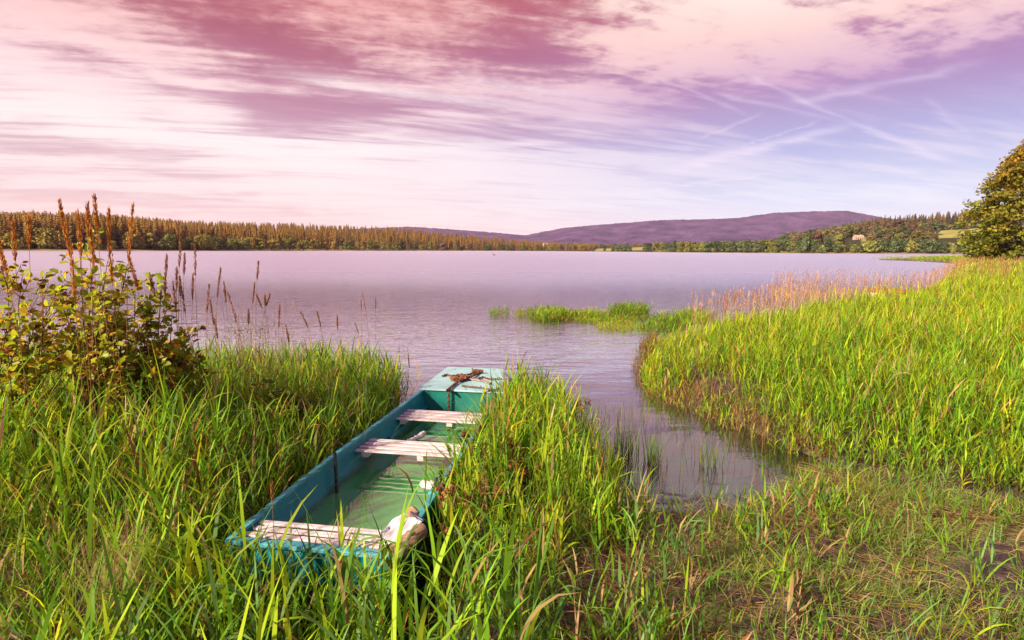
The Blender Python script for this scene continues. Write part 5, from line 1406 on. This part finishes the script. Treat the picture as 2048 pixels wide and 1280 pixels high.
# wispy pale grass tuft at the lower left
A = Acc(); c = at(245, 1215, 0.3); n = 170
Q = np.stack([c.x + rng.normal(0, 0.07, n), c.y + rng.normal(0, 0.08, n), np.full(n, 0.24)], 1)
P = ribbons(A, Q, rng.uniform(0, 6.28, n), rng.uniform(0.0, 0.2, n), rng.uniform(0.1, 0.7, n), rng.uniform(0.22, 0.5, n), np.full(n, 0.0022), 4, pal(n, [GG, ST], [2, 2]), pal(n, [ST, PK], [2, 2]), 'stem')
for k in range(7):
    b = P[:, -1] * (1 - k * 0.05) + P[:, -2] * (k * 0.05)
    ribbons(A, b - np.array([0, 0, 0.02]) * k * 0.6, rng.uniform(0, 6.28, n), rng.uniform(0.3, 1.2, n), rng.uniform(0.8, 1.6, n), rng.uniform(0.01, 0.04, n), np.full(n, 0.0022), 2, pal(n, [PK, ST], [1, 2]), pal(n, [PK, ST], [1, 2]), 'leaf')
tag(link('wispy_grass', A.mesh('wispy_grass', True), M_GRASS), 'wispy pale flowering grass tuft at the lower left', 'grass tuft')

# thin dry stems scattered over the water's edge right of the shrubs
A = Acc(); n = 95
P = []
for _ in range(n):
    p = at_depth(random.uniform(385, 570), random.uniform(590, 700), random.uniform(4.8, 6.4)); P.append((p.x, p.y, max(p.z, 0.5)))
P = np.array(P)
Q = np.stack([P[:, 0] + rng.normal(0, 0.12, n), P[:, 1], np.full(n, 0.1)], 1)
ribbons(A, Q, rng.uniform(0, 6.28, n), rng.uniform(0.0, 0.14, n), rng.uniform(0.0, 0.35, n), P[:, 2] - 0.1, np.full(n, 0.0038), 5, pal(n, [BR, OR, ST], [2, 2, 1]), pal(n, [BR, PK, OR], [2, 1, 2]), 'stem')
k = rng.random(n) < 0.6; m_ = k.sum()
ribbons(A, np.stack([Q[k, 0], Q[k, 1], P[k, 2] * rng.uniform(0.4, 0.9, m_)], 1), rng.uniform(0, 6.28, m_), rng.uniform(0.2, 0.9, m_), rng.uniform(0.8, 2.2, m_), rng.uniform(0.10, 0.28, m_), np.full(m_, 0.006), 4, pal(m_, [BR, OR, LG], [2, 2, 2]), pal(m_, [BR, OR, LG], [2, 2, 1]), 'leaf', rng.normal(0, 0.5, m_))
tag(link('dry_stems', A.mesh('dry_stems', True), M_GRASS), 'thin dry brown stems and leaves between the shrubs and the open water', 'dry stems', kind='stuff')

# the half hidden red and white boat beyond the right reeds
Y = 22.0; c = at_depth(1772, 590, Y)
rb = thing('rowing_boat', 'white boat with orange-red top half hidden behind the right reeds', 'boat', (c.x, Y, 0.0), RAD(6))
M_RB = pbr('orange_red_paint', (0.27, 0.075, 0.04), (0.32, 0.10, 0.05), 6, 0.5)
M_WB = pbr('cream_hull', (0.30, 0.27, 0.20), (0.38, 0.33, 0.26), 3, 0.5)
def loft(rows_, mat, name, parent):
    bm = bmesh.new(); prev = None; first = None
    for r_ in rows_:
        v = [bm.verts.new(p) for p in r_]
        if prev:
            for i in range(len(v) - 1): bm.faces.new((prev[i], prev[i + 1], v[i + 1], v[i]))
        else: first = v
        prev = v
    bm.faces.new(first); bm.faces.new(list(reversed(prev)))
    bmesh.ops.recalc_face_normals(bm, faces=bm.faces)
    return bm_obj(name, bm, mat, parent)
st = [(-0.95, 0.08, 0.26), (-0.7, 0.36, 0.16), (-0.25, 0.48, 0.08), (0.3, 0.5, 0.08), (0.8, 0.42, 0.10)]
loft([[(x, -w, 0.40), (x, -w * 0.8, zb), (x, w * 0.8, zb), (x, w, 0.40)] for x, w, zb in st], M_WB, 'hull', rb)
loft([[(x, -w - 0.03, 0.405), (x, -w + 0.02, 0.52), (x, w - 0.02, 0.52), (x, w + 0.03, 0.405)] for x, w, zb in [(s_[0] * 0.98, s_[1], s_[2]) for s_ in st[1:]]], M_RB, 'cover', rb)

# a water bird far out on the lake
p = at(988, 510.5, 0.0)
wb = thing('water_bird', 'small dark water bird swimming far out on the lake', 'bird', p)
bm = bmesh.new()
bmesh.ops.create_uvsphere(bm, u_segments=12, v_segments=8, radius=0.5, matrix=Matrix.Translation((0, 0, 0.1)) @ Matrix.Diagonal((0.9, 0.42, 0.40, 1)))
bmesh.ops.create_cone(bm, segments=8, radius1=0.09, radius2=0.06, depth=0.42, cap_ends=True, matrix=Matrix.Translation((-0.36, 0, 0.36)) @ Matrix.Rotation(-0.25, 4, 'Y'))
bmesh.ops.create_uvsphere(bm, u_segments=8, v_segments=6, radius=0.11, matrix=Matrix.Translation((-0.43, 0, 0.58)) @ Matrix.Diagonal((1.2, 0.9, 0.9, 1)))
bmesh.ops.create_cone(bm, segments=6, radius1=0.04, radius2=0.012, depth=0.16, cap_ends=True, matrix=Matrix.Translation((-0.60, 0, 0.57)) @ Matrix.Rotation(-1.57, 4, 'Y'))
bmesh.ops.create_cone(bm, segments=6, radius1=0.14, radius2=0.02, depth=0.3, cap_ends=True, matrix=Matrix.Translation((0.50, 0, 0.17)) @ Matrix.Rotation(1.3, 4, 'Y'))
bm_obj('body', bm, M_METAL, wb, smooth=True)

# ------------------------------------------------------------------ haze: even air over the whole valley
bm = bmesh.new(); bm_box(bm, -9000, 9000, -400, 9000, -8.0, 460)
hz = bm_obj('haze', bm, None)
m, t_, g, out = new_mat('valley_haze')
pv = g.node('ShaderNodeVolumePrincipled')
pv.inputs['Color'].default_value = (0.80, 0.66, 0.95, 1)
pv.inputs['Density'].default_value = 3.2e-5
pv.inputs['Anisotropy'].default_value = 0.0
t_.links.new(pv.outputs[0], out.inputs['Volume'])
hz.data.materials.append(m)
tag(hz, 'thin violet evening haze over the whole valley', 'haze', kind='stuff')
